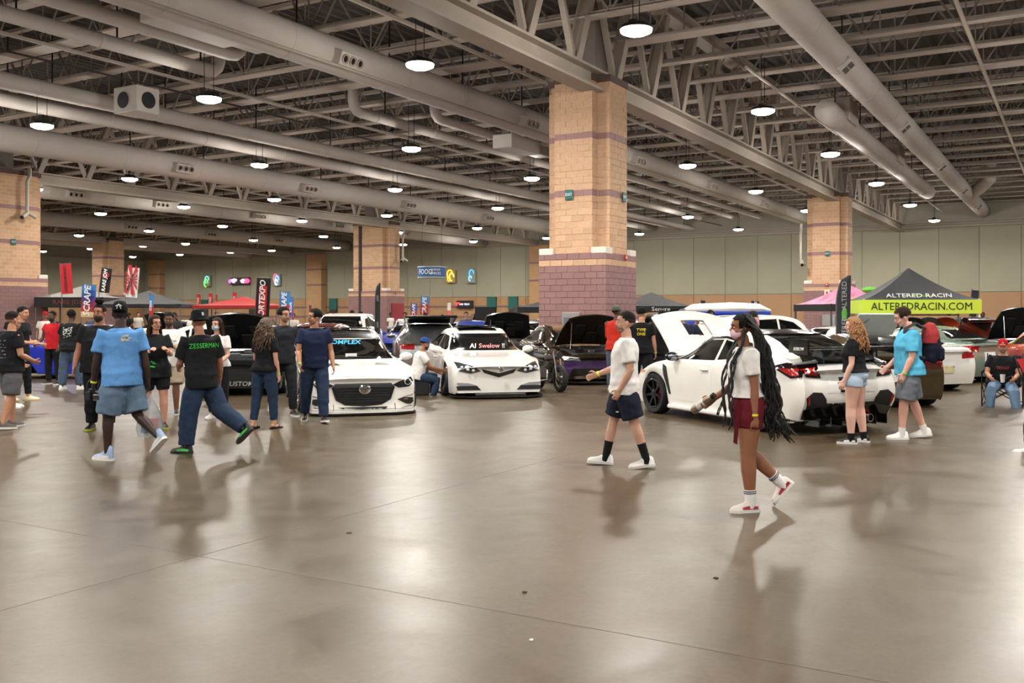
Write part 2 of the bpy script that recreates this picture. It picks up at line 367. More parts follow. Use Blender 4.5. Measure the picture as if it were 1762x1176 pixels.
camera_arm(60.3, 14.95, 5.0, 'security camera on a pale conduit on the column behind the feather flag')
# ------------------------------------------------------------------ main trusses along the hall
def main_truss(label, b, a0, a1):
    t = thing('main_truss', label, 'truss', W(0, b, 0), HALL)
    q = MB()
    for s0, s1 in segs(a0, a1):
        for z in (8.5, 9.05): q.box(s0, s1, -.32, .32, z-.05, z+.03)
        q.box(s0, s1, -.05, .05, 8.53, 9.0)
    q.build('bottom_chord', PAINT, t); q = MB()
    for s0, s1 in segs(a0, a1): q.box(s0, s1, -.28, .28, 12.3, 12.38); q.box(s0, s1, -.28, .28, 12.7, 12.78); q.box(s0, s1, -.05, .05, 12.38, 12.7)
    q.build('top_chord', PAINT, t)
    n = int((a1-a0)/2.8); L = (a1-a0)/n
    dm = MB(); dm.box(-.14, .14, -.2, -.16, 0, 1); dm.box(-.14, .14, .16, .2, 0, 1); dm.box(-.03, .03, -.17, .17, 0, 1); dm = dm.mesh('web_member', PAINT)
    vm = MB(); vm.box(-.07, .07, -.09, .09, 0, 1); vm = vm.mesh('web_post', PAINT)
    for i in range(n):
        a = a0+i*L
        p = Vector((a, 0, 9.08)); e = Vector((a+L*.5, 0, 12.3)); d = e-p
        o = link('web_member', dm, t, p); o.rotation_euler = (0, math.atan2(d.x, d.z), 0); o.scale = (1, 1, d.length)
        p = Vector((a+L, 0, 9.08)); d = e-p
        o = link('web_member', vm, t, p); o.rotation_euler = (0, math.atan2(d.x, d.z), 0); o.scale = (1, 1, d.length)
    return t
main_truss('long steel truss over the nearest column down the hall', 12.85, -12, 85.7)
main_truss('long steel truss over the left edge column down the hall', 47.3, -12, 85.7)
main_truss('farthest long steel truss at the left of the hall', 81.2, 10, 85.7)
# ------------------------------------------------------------------ cross joists
def joist_meshes(w_):
    q = MB(); q.box(-30, 108, -w_, w_, 10.5, 10.56); q.box(-30, 108, -.03, .03, 10.56, 10.7); c0 = q.mesh('bottom_chord', JOIST)
    q = MB(); q.box(-30, 108, -.12, .12, 12.8, 12.95); c1 = q.mesh('top_chord', JOIST)
    q = MB(); b = -30.
    def bar(p, r_, k):
        p, r_ = Vector(p), Vector(r_); d = (r_-p).normalized(); s = Vector((0, k, 0)); u = d.cross(Vector((0, 1, 0)))*k
        q.add([p-s-u, p+s-u, p+s+u, p-s+u, r_-s-u, r_+s-u, r_+s+u, r_-s+u], [(0,1,5,4),(1,2,6,5),(2,3,7,6),(3,0,4,7)])
    while b < 107:
        bar((b, 0, 10.6), (b+1.5, 0, 12.85), .035); bar((b+3, 0, 10.6), (b+1.5, 0, 12.85), .026); bar((b, 0, 10.6), (b, 0, 12.85), .02); b += 3
    return c0, c1, q.mesh('web_bars', mat('web_paint', '857a70', .7))
JA, JB = joist_meshes(.2), joist_meshes(.36)
ORD = 'first second third fourth fifth sixth seventh eighth ninth tenth eleventh twelfth thirteenth fourteenth fifteenth sixteenth seventeenth eighteenth nineteenth twentieth'.split()+['twenty '+w_ for w_ in 'first second third fourth fifth sixth seventh eighth ninth'.split()]+['thirtieth', 'thirty first', 'thirty second']
i = 0; a = -8.
while a < 85:
    ms = JB if i % 3 == 0 else JA
    t = thing('roof_joist', ('wide flanged cross joist under the roof, %s joist from the camera end' if i % 3 == 0 else 'slim cross joist under the roof, %s joist from the camera end') % ORD[i], 'joist', W(a, 0), HALL+R(90), 'wide cross joists' if i % 3 == 0 else 'slim cross joists')
    # local x must run along +b : hall rotation + 90 degrees
    for nm, me in zip(('bottom_chord', 'top_chord', 'web_bars'), ms): link(nm, me, t)
    a += 3.1; i += 1
for i, b in enumerate((3, 17.5, 29, 37.5, 44, 52, 63, 70)):             # bridging lines between the joists
    q = MB(); [q.box(s0, s1, b-.05, b+.05, 10.38, 10.48) for s0, s1 in segs(-12, 85.8)]; tag(q.build('bridging_bar', JOIST, rot=(0, 0, HALL)), 'thin steel bridging bar under the joists, %s from the right' % ORD[i], 'bar', 'bridging bars')
# ------------------------------------------------------------------ ducts and pipes
def duct(name, label, a0, a1, b, z, r, elbow0=False, elbow1=False, seams=4.5, m_=DUCT, group=None):
    t = thing(name, label, 'duct' if 'duct' in name else 'pipe', W(0, b, z), HALL, group)
    pts = []
    if elbow0: pts += [(a0-r*2.2, 0, 2.4), (a0-r*2.2, 0, r*1.8), (a0-r*1.8, 0, r*.8), (a0-r, 0, r*.15)]
    pts += [(a0, 0, 0)]+[(s1, 0, 0) for s0, s1 in segs(a0, a1, 2.5)]
    if elbow1: pts += [(a1+r, 0, r*.15), (a1+r*1.8, 0, r*.8), (a1+r*2.2, 0, r*1.8), (a1+r*2.2, 0, 2.4)]
    q = MB(); q.tube(pts, r, 24 if r > .4 else 14, side=(0, 1, 0)); q.build('shell', m_, t, 'all')
    if seams:
        me = MB(); me.lathe([(r+.004, -.03), (r+.016, -.012), (r+.016, .012), (r+.004, .03)], 24 if r > .4 else 14, 'x'); me = me.mesh('seam_ring', m_, True)
        hm = MB(); hm.box(-.02, .02, -.02, .02, r*.9, 2.4); hm = hm.mesh('hanger', DARKM)
        a = a0+1
        while a < a1: link('seam_ring', me, t, (a, 0, 0)); link('hanger', hm, t, (a+.6, 0, 0)); a += seams
    return t
def register(t, a, r, ang, n=3):                         # outlet box with round nozzles on a duct
    k = MB(); k.cbox(-.55, .55, r*.6, r+.3, -.22, .22, .02)
    M_ = Matrix.Translation((a, 0, 0)) @ Matrix.Rotation(ang, 4, 'X'); k.xf(M_); o = k.build('outlet_box', DUCT, t)
    for j in range(n):
        k = MB(); k.lathe([(.155, r+.28), (.155, r+.36), (.125, r+.36), (.11, r+.31)], 14, 'y', ((j-(n-1)/2)*.35, 0, 0)); k.xf(M_); k.build('nozzle', JOIST, o, True)
        k = MB(); k.lathe([(.118, r+.305), (.07, r+.32)], 12, 'y', ((j-(n-1)/2)*.35, 0, 0)); k.xf(M_); k.build('nozzle_throat', DARKM, o)
dN = duct('air_duct', 'biggest round air duct passing behind the nearest column', 2, 85.8, 20.2, 9.76, .57)
for a in (14, 23.2, 34.6, 46, 57.5, 69): register(dN, a, .57, R(200))
q = MB(); q.cbox(40.2, 42.4, -.85, .75, -.95, .85, .03); q.build('plenum_box', DUCT, dN)
q = MB(); q.tube([(2+k*4.15, -.75, -.55) for k in range(21)], .045, 8); q.build('sprinkler_pipe', JOIST, dN, True)
duct('pipe_duct', 'upper of two round pipes ending in an elbow at the top left', -5, 21.5, 22.9, 9.8, .22, False, True, 3.2)
duct('pipe_duct', 'lower of two round pipes ending in an elbow at the top left', -5, 22.5, 25.0, 9.76, .22, False, True, 3.2)
duct('pipe_duct', 'round pipe dropping from an elbow beneath the biggest duct', 30.4, 80, 25.0, 9.76, .21, True, False, 4)
duct('pipe_duct', 'shorter round pipe tucked close under the biggest duct', 33.2, 80, 23.0, 9.76, .21, True, False, 4)
duct('pipe_duct', 'front one of the paired long pipes crossing the left ceiling', 0, 85, 32.0, 9.7, .3, seams=5)
duct('pipe_duct', 'rear one of the paired long pipes crossing the left ceiling', 0, 85, 34.7, 9.7, .3, seams=5)
d2 = duct('air_duct', 'second large air duct over the left edge column', 2, 85.8, 39.3, 9.12, .6)
for a in (20.5, 33.2, 42.3, 52, 62, 72): register(d2, a, .6, R(195))
d3 = duct('air_duct', 'third large air duct just behind the second truss', 8, 85.8, 54, 9.15, .55)
for a in (37.5, 44, 53, 62, 71): register(d3, a, .55, R(192))
d4 = duct('air_duct', 'fourth large air duct deep in the left hall', 20, 85.8, 72.5, 9.4, .6)
for a in (46, 56, 65, 74): register(d4, a, .6, R(190))
duct('air_duct', 'farthest air duct near the left wall', 30, 85.8, 88, 9.1, .6)
d6 = duct('air_duct', 'long air duct with square grilles across the top right', 4, 85.8, 6.7, 9.86, .5)
GR = mat('grille_white', 'bdb6b4', .5)
for a in (20.5, 31.5, 43.3, 56, 67.5, 78):
    k = MB(); k.cbox(-.32, .0, .46, .54, -.25, .25, .01); M_ = Matrix.Translation((a, 0, 0)) @ Matrix.Rotation(R(228), 4, 'X'); k.xf(M_); o = k.build('grille_plate', GR, d6)
    k = MB(); k.cbox(.0, .62, .44, .53, -.25, .25, .01); k.xf(M_); k.build('grille_frame', DUCT, d6)
    k = MB()
    for ix in range(3):
        for iz in range(2): k.box(.05+ix*.19, .2+ix*.19, .525, .535, -.2+iz*.21, -.02+iz*.21)
    k.xf(M_); k.build('grille_slots', DARKM, d6)
q = MB(); q.tube([(70, -1.6, 1.6), (70, -1.6, .6), (71, -1.0, .2), (73, -.2, 0)], .42, 18); q.build('branch_elbow', DUCT, d6, True)
d7 = duct('air_duct', 'shorter air duct hanging beside the grilled duct at right', 37.5, 66, 8.3, 9.35, .43, seams=5)
for a in (40, 52): 
    k = MB(); k.cbox(a-.9, a+.9, -.55, .55, -.1, .8, .03); k.build('plenum_box', DUCT, d7)
q = MB(); q.tube([(30, .8, .1), (80, .8, .1)], .05, 8); q.build('conduit', JOIST, d7)
duct('pipe_duct', 'thin pipe with an elbow to the right behind the nearest column', 56, 74, 26.2, 9.3, .2, True, False, 6)
duct('pipe_duct', 'second thin pipe with an elbow behind the nearest column', 60, 82, 29.6, 9.2, .2, True, False, 6)
BLK = mat('black_cable', '161412', .5)
tag(MB().tube([(-5+k*4.5, 28, 9.62+.05*math.cos(k*.9)) for k in range(21)], .035, 6).build('power_cable', BLK, rot=(0, 0, HALL)), 'thin black power cable strung below the joists', 'cable')
t = thing('fan_heater', 'box shaped unit with a dark round fan on the top left ceiling', 'heater', W(23.6, 30.2, 9.4), HALL)
q = MB(); q.cbox(-.5, .5, -.9, .4, -.4, .55, .03); q.build('housing', DUCT, t); q = MB(); q.lathe([(.3, -.02), (.3, .0)], 18, 'x', (-.505, -.15, .05)); q.build('fan_opening', mat('fan_dark', '14161e', .6), t); q = MB(); q.lathe([(.3, -.02), (.3, .0)], 18, 'y', (.0, -.9, .05)); q.build('fan_opening', MATS['fan_dark'], t)
def square_duct(label, a0, a1, b, z):
    q = MB(); q.cbox(a0, a1, b-.5, b+.5, z-.3, z+.3, .03); t_ = thing('duct_box', label, 'duct', W(0, 0, 0), HALL); q.build('shell', DUCT, t_)
    q = MB(); q.cbox(a1, a1+1.2, b-.35, b+.35, z-.22, z+.22, .02); q.build('collar', mat('collar_grey', '8e8478', .5), t_)
square_duct('rectangular duct box above the elbow pipes at top left', 17.5, 20.5, 21.6, 9.9)
square_duct('rectangular duct box hanging under the biggest duct', 36, 38.5, 21.7, 9.2)
# ------------------------------------------------------------------ high bay lamps (the hall's own lights)
LENS = mat('lamp_lens', 'fff8ec', .4, emit=26, var=.01); HOUS = mat('lamp_housing', '2b2825', .5, metal=.3)
lm = MB(); lm.lathe([(.40, .0), (.385, -.07), (.25, -.13)], 20); lens_me = lm.mesh('lens', LENS, True)
hm = MB(); hm.lathe([(.40, .0), (.41, .03), (.36, .10), (.2, .12)], 20); hous_me = hm.mesh('housing', HOUS, True)
bm_ = MB(); bm_.cbox(-.26, .26, -.1, .1, .11, .2, .02); bal_me = bm_.mesh('ballast', HOUS)
wm = MB(); wm.tube([(0, 0, .1), (0, 0, 1.9)], .012, 5); wire_me = wm.mesh('wire', DARKM)
LB = [1.0, 9.5, 16.1, 24.6, 33.5, 42.8, 50.9, 59.4, 68.2, 77.6, 84, 92.5, 101]
LA = [-11.2, 0, 11, 22.2, 33.3, 43.8, 55, 67, 79]
names = {(22.2, 9.5): 'brightest big high bay lamp above the nearest column', (22.2, 16.1): 'large high bay lamp hanging by the biggest duct', (22.2, 24.6): 'high bay lamp beside the round fan unit',
 (22.2, 33.5): 'upper left high bay lamp close below the paired pipes', (33.3, 9.5): 'high bay lamp hanging right of the nearest column by the truss', (43.8, 9.5): 'high bay lamp just above the column on the right',
 (55, 9.5): 'high bay lamp just right of the right hand column', (67, 9.5): 'lamp below the end of the shorter right duct', (79, 9.5): 'rightmost small lamp in front of the back wall',
 (33.3, 24.6): 'high bay lamp under the middle of the elbowed pipes', (43.8, 24.6): 'high bay lamp touching the left edge of the nearest column', (43.8, 16.1): 'lamp in front of the plenum box right of the nearest column',
 (55, 16.1): 'second lamp along the duct right of the nearest column', (33.3, 33.5): 'lamp below the paired pipes in the left middle ceiling', (33.3, 42.8): 'lamp in front of the second large duct at left'}
for a in LA:
    for b in LB + ([-7.5, -16] if a < 40 else []):
        if (a, b) == (33.3, 16.1) or (a < 20 and b > 60): continue
        t = thing('high_bay_lamp', names.get((a, b), 'high bay lamp, %s from the right in the %s lamp row away from the camera' % (ORD[LB.index(b)], ORD[LA.index(a)-3]) if a > 20 and b in LB else 'high bay lamp over the near floor beside the camera'), 'lamp', W(a, b, 8.72), HALL, 'high bay lamps' if (a, b) in names else ('far high bay lamps' if a > 20 and b in LB else 'near floor lamps'))
        link('lens', lens_me, t); link('housing', hous_me, t); link('ballast', bal_me, t); link('wire', wire_me, t, (-.2, 0, 0)); link('wire', wire_me, t, (.2, 0, 0))
        ld = bpy.data.lights.get('high_bay') or bpy.data.lights.new('high_bay', 'AREA')
        ld.shape = 'DISK'; ld.size = .6; ld.energy = LAMP_W; ld.color = (1, .955, .885); ld.spread = R(165)
        pd_ = bpy.data.lights.get('high_bay_spill') or bpy.data.lights.new('high_bay_spill', 'POINT')
        pd_.energy = SPILL_W; pd_.color = (1, .955, .89); pd_.shadow_soft_size = .3
        if b < 56: lo = bpy.data.objects.new('lamp_spill', pd_); COL.objects.link(lo); lo.parent = t; lo.location = (0, 0, -.45)
        lo = bpy.data.objects.new('lamp_light', ld); COL.objects.link(lo); lo.parent = t; lo.location = (0, 0, -.16)
# ------------------------------------------------------------------ cars
def curve(pts):
    xs = [p[0] for p in pts]; ys = [p[1] for p in pts]; n = len(xs)
    d = [(ys[i+1]-ys[i])/(xs[i+1]-xs[i]) for i in range(n-1)]
    t = [d[0]]+[0 if d[i-1]*d[i] <= 0 else 2*d[i-1]*d[i]/(d[i-1]+d[i]) for i in range(1, n-1)]+[d[-1]]
    def f(x):
        if x <= xs[0]: return ys[0]
        if x >= xs[-1]: return ys[-1]
        i = max(k for k in range(n-1) if xs[k] <= x); h = xs[i+1]-xs[i]; u = (x-xs[i])/h
        return ys[i]*(1+2*u)*(1-u)**2+t[i]*h*u*(1-u)**2+ys[i+1]*u*u*(3-2*u)+t[i+1]*h*u*u*(u-1)
    return f
def spline(pts, k):
    out = []
    for i in range(len(pts)-1):
        p0, p1, p2, p3 = (Vector(pts[max(i-1, 0)]), Vector(pts[i]), Vector(pts[i+1]), Vector(pts[min(i+2, len(pts)-1)]))
        for j in range(k):
            u = j/k; out.append(.5*((2*p1)+(p2-p0)*u+(2*p0-5*p1+4*p2-p3)*u*u+(3*p1-p0-3*p2+p3)*u**3))
    return out+[Vector(pts[-1])]
GLASS = mat('tinted_glass', '0b0d0e', .04, var=.05, spec=.8, coat=.6)
BLKG = mat('gloss_black', '0c0c0d', .15, var=.1, coat=.5); BLKM = mat('matte_black', '131314', .6, var=.15)
CHRM = mat('chrome', 'd0d0d0', .12, metal=1, var=.04); RUB = mat('tyre_rubber', '18181a', .75, var=.15, bump=.1, bscale=60)
TAIL = mat('tail_red', 'a01212', .15, var=.3, scale=30, coat=.5); LAMPG = mat('headlight_glass', '3a3c40', .08, var=.5, scale=26, coat=1.); LAMPW = mat('lamp_white', 'cfd4da', .1, var=.15, coat=1.)
AMB = mat('amber_lens', 'd8761c', .2); PLATE = mat('plate_white', 'd8d8d8', .5); PLATEY = mat('plate_yellow', 'dcd2a0', .5)
def paint(col, key=None, metal=0., rough=.28): return mat('paint_'+(key or str(col)), col, rough, metal=metal, var=.03, coat=.9)
WHITE = paint('e9e6e0', 'white')
STY = {}
STY['hatch'] = dict(L=4.46, W=1.8, fs=.93, rs=3.62, r=.33,
  top=[(0,.68),(.12,.735),(.5,.85),(1.15,.97),(1.3,1.02),(2.0,1.33),(2.6,1.40),(3.3,1.37),(3.9,1.24),(4.25,1.02),(4.46,.86)],
  belt=[(0,.62),(.3,.70),(1.2,.90),(2.5,.93),(3.6,.98),(4.2,.95),(4.46,.82)], roofw=.60)
STY['sedan'] = dict(L=4.9, W=1.86, fs=.98, rs=3.76, r=.33,
  top=[(0,.64),(.12,.69),(.6,.79),(1.3,.87),(1.45,.91),(2.15,1.26),(2.75,1.39),(3.4,1.35),(4.15,1.03),(4.7,.99),(4.9,.90)],
  belt=[(0,.58),(.3,.66),(1.3,.81),(2.5,.88),(3.8,.95),(4.7,.95),(4.9,.86)], roofw=.61)
STY['coupe'] = dict(L=4.35, W=1.74, fs=.92, rs=3.5, r=.31,
  top=[(0,.60),(.12,.66),(.6,.80),(1.25,.89),(1.4,.94),(2.05,1.24),(2.55,1.29),(3.1,1.24),(3.8,.97),(4.2,.94),(4.35,.86)],
  belt=[(0,.55),(.3,.63),(1.3,.83),(2.5,.87),(3.6,.93),(4.2,.91),(4.35,.82)], roofw=.55)
STY['suv'] = dict(L=4.7, W=1.88, fs=.95, rs=3.7, r=.36,
  top=[(0,.86),(.12,.94),(.5,1.06),(1.1,1.15),(1.25,1.2),(1.9,1.60),(2.5,1.68),(3.6,1.67),(4.3,1.58),(4.6,1.2),(4.7,1.02)],
  belt=[(0,.80),(.3,.92),(1.2,1.08),(2.5,1.11),(3.7,1.14),(4.5,1.10),(4.7,.95)], roofw=.66)
def conform(bvh, poly, view, eps=.006, thick=.014, maxe=.09):
    bm = bmesh.new(); vs_ = [bm.verts.new((p[0], p[1], 0)) for p in poly]; bm.faces.new(vs_)
    bmesh.ops.triangulate(bm, faces=bm.faces[:])
    for _ in range(4):
        es = [e for e in bm.edges if e.calc_length() > maxe]
        if not es: break
        bmesh.ops.subdivide_edges(bm, edges=es, cuts=1, use_grid_fill=True)
        bmesh.ops.triangulate(bm, faces=[f for f in bm.faces if len(f.verts) > 3])
    O = {'front': lambda p: (Vector((p.x, 9, p.y)), Vector((0, -1, 0))), 'rear': lambda p: (Vector((p.x, -9, p.y)), Vector((0, 1, 0))),
         'left': lambda p: (Vector((-5, p.x, p.y)), Vector((1, 0, 0))), 'right': lambda p: (Vector((5, p.x, p.y)), Vector((-1, 0, 0))), 'top': lambda p: (Vector((p.x, p.y, 5)), Vector((0, 0, -1)))}[view]
    base = {}
    for v in bm.verts:
        o, d = O(v.co); h = bvh.ray_cast(o, d); k_ = 0
        while h[0] is None and view in ('front', 'rear') and k_ < 20: k_ += 1; v.co.x *= .985; o, d = O(v.co); h = bvh.ray_cast(o, d)
        if h[0] is None: h = bvh.find_nearest(o+d*(8 if view in ('front', 'rear') else 4.2))
        n = h[1] if h[1].dot(d) < 0 else -h[1]
        n = (n-d*.6).normalized()
        base[v] = (h[0], n)
    for v, (p, n) in base.items(): v.co = p+n*eps
    bd = [e for e in bm.edges if e.is_boundary]
    r = bmesh.ops.extrude_edge_only(bm, edges=bd)
    ext = [g for g in r['geom'] if isinstance(g, bmesh.types.BMVert)]
    for v in ext:
        h = bvh.find_nearest(v.co); v.co = v.co+(h[0]-v.co)*1.0-(v.co-h[0]).normalized()*(thick-eps) if (v.co-h[0]).length > 1e-6 else v.co
    bmesh.ops.recalc_face_normals(bm, faces=bm.faces)
    me = bpy.data.meshes.new('panel'); bm.to_mesh(me); bm.free()
    me.polygons.foreach_set('use_smooth', [True]*len(me.polygons)); me.set_sharp_from_angle(angle=R(35)); return me
def wheel_mesh(r, w, spokes, rimcol, key, rr=.74):
    q = MB(); h = w/2; R_ = r*rr
    q.lathe([(R_, -h*.9), (R_+.02, -h), (r-.02, -h), (r, -h*.7), (r, h*.7), (r-.02, h), (R_+.02, h), (R_, h*.9)], 32, 'x', cap0=False, cap1=False); tire = q.mesh('tyre', RUB, True)
    q = MB(); q.lathe([(R_, h*.92), (R_-.015, h*.97), (R_-.03, h*.9), (R_-.03, -h*.9), (R_, -h*.9)], 32, 'x', cap0=False, cap1=False)
    for k in range(spokes):
        s = MB(); s.add([(h*.25, -.035, .03), (h*.25, .035, .03), (h*.7, .022, R_-.03), (h*.7, -.022, R_-.03), (h*.75, -.025, .03), (h*.75, .025, .03), (h*.95, .014, R_-.025), (h*.95, -.014, R_-.025)],
              [(0,1,2,3),(4,5,6,7),(0,1,5,4),(1,2,6,5),(2,3,7,6),(3,0,4,7)])
        s.xf(Matrix.Rotation(2*math.pi*k/spokes, 4, 'X')); q.add(s.v, s.f)
    q.lathe([(.06, h*.3), (.065, h*.8), (.03, h*.86)], 12, 'x'); rim = q.mesh('rim', rimcol, 35)
    q = MB(); q.lathe([(R_*.72, -h*.1), (R_*.72, h*.05)], 24, 'x'); disc = q.mesh('brake_disc', mat('brake_steel', '77757a', .35, metal=.9))
    q = MB(); q.lathe([(R_-.02, -h*.6), (R_-.02, -h*.5)], 24, 'x'); well = q.mesh('wheel_back', BLKM)
    return tire, rim, disc, well
class Car:
    def __init__(s, label, sty, body, front=None, rear=None, face=0., drop=0., cat='car', name='car', roof=None, rim=None, spokes=10, camber=0., detail=True, res=.085, zb=.13, caliper=None, wr=None, group=None, flare=.0, hs=1., **kw):
        S = dict(STY[sty]); S.update(kw); s.S = S; L, Wd = S['L'], S['W']; s.L = L; s.hw = Wd/2
        f = Vector((-math.sin(R(face)), math.cos(R(face)), 0))
        c = Vector((*front, 0))-f*L/2 if front else Vector((*rear, 0))+f*L/2
        s.t = thing(name, label, cat, c, R(face), group)
        top0, belt0 = curve(S['top']), curve(S['belt']); top = lambda x: top0(x)*hs-drop; belt = lambda x: belt0(x)*hs-drop
        hw = s.hw; wid = curve(S.get('wid', [(0, hw*.90), (.3, hw*.965), (.9, hw), (L*.55, hw*.99), (L*.8, hw), (L-.25, hw*.95), (L, hw*.86)]))
        s.top, s.belt = top, belt
        r = wr or S['r']; Ra = r+.045; fs, rs = S['fs'], S['rs']; zw = r; s.body = body
        st = set(); x = 0.
        while x < L: st.add(round(x, 4)); x += res
        for ws in (fs, rs):
            for k in range(-8, 9): st.add(round(ws+Ra*math.sin(k/8*math.pi/2)*.999, 4))
        for x in (.02, .05, L-.02, L-.05, L): st.add(round(x, 4))
        st = sorted(st); rows = []
        st = [x for i, x in enumerate(st) if i == 0 or x-st[i-1] > .012]
        nose = curve(S.get('nose', [(0, .10), (.25, .02), (.45, .0), (.62, .03), (.8, .16), (1.2, .3)])); tailc = curve(S.get('tail', [(0, .16), (.3, .03), (.55, .0), (.8, .04), (1.0, .1), (1.4, .3)]))
        for x in st:
            zl = zb + (.03 if x < .1 or x > L-.1 else 0); fl = 0.
            for ws in (fs, rs):
                if abs(x-ws) < Ra: zl = max(zl, zw-.02+math.sqrt(max(0, Ra*Ra-(x-ws)**2)))
                fl = max(fl, math.exp(-((x-ws)/.38)**2))
            w_ = wid(x)+flare*fl; b = belt(x); tp = max(top(x), b+.015); c_ = min(1, max(0, (tp-b-.08)/.20)); rw = S['roofw'] - .04*max(0, (x-L*.6)/(L*.4))
            dz = tp-b; ml = lambda a_, b_: a_+(b_-a_)*c_
            zm = zl+(b-zl)*.5
            pts = [(w_-.02, zl), (w_-.002, zl+min(.06, (b-zl)*.2)), (w_+.004, zm), (w_-.004, b-.09 if b-.09 > zm+.02 else zm+.6*(b-zm)), (w_-.035, b-.012),
                   (ml(w_-.12, w_-.075), ml(b+dz*.35, b+.03)), (ml(w_*.66, rw+.035), ml(b+dz*.75, tp-.1)), (ml(w_*.4, rw-.05), ml(b+dz*.93, tp-.026)), (ml(w_*.2, rw*.5), ml(b+dz*.985, tp-.006)), (0, tp)]
            sec = spline(pts, 3)
            row = []
            for p in sec:
                xx, z = p[0], p[1]
                tf = max(0, 1-x/.9); tr = max(0, 1-(L-x)/.8)
                sx = x + tf*tf*(S.get('sweep', .22)*(abs(xx)/hw)**3+nose(z+drop)) - tr*tr*(S.get('rsweep', .16)*(abs(xx)/hw)**3+tailc(z+drop))
                row.append((xx, L/2-sx, z))
            rows.append(row)
        q = MB(); n = len(rows[0]); full = [[(-p[0], p[1], p[2]) for p in row]+[row[k] for k in range(n-2, -1, -1)] for row in rows]
        m_ = 2*n-1; q.rings(full, False, False, closed=False)
        for ring, off in ((0, 0), (len(full)-1, (len(full)-1)*m_)):
            for k in range(n-1): q.f.append((off+k, off+k+1, off+m_-2-k, off+m_-1-k) if k < n-2 else (off+k, off+k+1, off+m_-1-k)); q.mi.append(0)
        me = q.mesh('body', body, 45); s.bo = link('body', me, s.t)
        bm = bmesh.new(); bm.from_mesh(me); s.bvh = BVHTree.FromBMesh(bm); bm.free()
        q = MB(); q.cbox(-hw+.25, hw-.25, -L/2+.25, L/2-.25, zb+.0, zb+.42, .05); q.build('underbody', BLKM, s.t)
        rimm = rim or CHRM; key = (round(r, 2), spokes, rimm.name)
        if key not in WH: WH[key] = wheel_mesh(r, .23, spokes, rimm, key)
        T_, Rm, Dm, Bk = WH[key]
        for ws in (fs, rs):
            for sd in (-1, 1):
                w0 = link('wheel', T_, s.t, (sd*(hw-.10+flare*.6), L/2-ws, r), (0, sd*R(-camber), 0 if sd > 0 else math.pi))
                if sd < 0: w0.rotation_euler = (0, R(-camber), math.pi)
                link('rim', Rm, w0); link('brake_disc', Dm, w0); link('wheel_back', Bk, w0)
                if caliper:
                    k = MB(); k.cbox(-.02, .05, .08, .2, -.1, .12, .015); k.build('caliper', caliper, w0)
    dz = 0.
    def P(s, name, poly, view, m_, eps=.006, thick=.014, mirror=False, parent=None, maxe=.09):
        if s.dz and view == 'front': poly = [(p[0], p[1]-s.dz) for p in poly]
        if view == 'side':
            pl = [(s.L/2-p[0], p[1]) for p in poly]
            a = link(name, conform(s.bvh, pl, 'left', eps, thick, maxe), parent or s.t); b = link(name, conform(s.bvh, pl, 'right', eps, thick, maxe), parent or s.t)
            for o in (a, b): o.data.materials.append(m_)
            return a, b
        if view == 'top': poly = [(p[0], s.L/2-p[1]) for p in poly]
        o = link(name, conform(s.bvh, poly, view, eps, thick, maxe), parent or s.t); o.data.materials.append(m_)
        if mirror:
            o2 = link(name, conform(s.bvh, [(-p[0], p[1]) for p in poly], view, eps, thick, maxe), parent or s.t); o2.data.materials.append(m_); return o, o2
        return o
    def put(s, q, name, m_, parent=None, smooth=True): return q.build(name, m_, parent or s.t, smooth)
    def text(s, txt, size, view, pos, m_, shear=0, bold=0, sx=1., eps=.012, name='lettering', parent=None):
        me = text_mesh(txt, size, m_, name, .002, shear, bold, sx)
        for v in me.vertices:
            x = v.co.x+ (0 if view in ('front', 'rear') else 0); z = v.co.y; e = eps+v.co.z
            if view == 'front': o, d = Vector((pos[0]-x, 9, pos[1]+z)), Vector((0, -1, 0))
            elif view == 'rear': o, d = Vector((pos[0]+x, -9, pos[1]+z)), Vector((0, 1, 0))
            elif view == 'left': o, d = Vector((-5, s.L/2-pos[0]-x, pos[1]+z)), Vector((1, 0, 0))
            h = s.bvh.ray_cast(o, d)
            if h[0] is None: continue
            n = h[1] if h[1].dot(d) < 0 else -h[1]; v.co = h[0]+n*e
        o = link(name, me, parent or s.t); return o
    def mirrors(s, x, m_, z=None):
        for sd in (-1, 1):
            z_ = z or s.belt(x)+.08; w_ = s.hw
            q = MB(); q.ell((sd*(w_+.06), s.L/2-x, z_), (.12, .07, .075), 14, 8); q.tube([(sd*(w_-.08), s.L/2-x+.02, z_-.06), (sd*(w_+.02), s.L/2-x, z_-.03)], .025, 8)
            o = s.put(q, 'mirror', m_)
            q = MB(); q.ell((sd*(w_+.06), s.L/2-x-.045, z_), (.1, .04, .06), 12, 6); s.put(q, 'mirror_glass', mat('mirror_glass', '8a9098', .05, metal=1), o)
    def windows(s, ws, rw, side, glass=GLASS):                # windscreen, rear window, list of side windows
        if ws: s.P('windscreen', ws, 'front', glass)
        if rw: s.P('rear_window', rw, 'rear', glass)
        for w_ in side: s.P('side_window', w_, 'side', glass)
    def plate(s, view, z, m_, w=.2, h=.11, txt=None, x=0.):
        o = s.P('number_plate', [(x-w, z-h), (x+w, z-h), (x+w, z+h), (x-w, z+h)], view, m_, .02, .03)
        if txt: s.text(txt, h*1.1, view, (x, z), BLKM, eps=.026, parent=o)
        return o
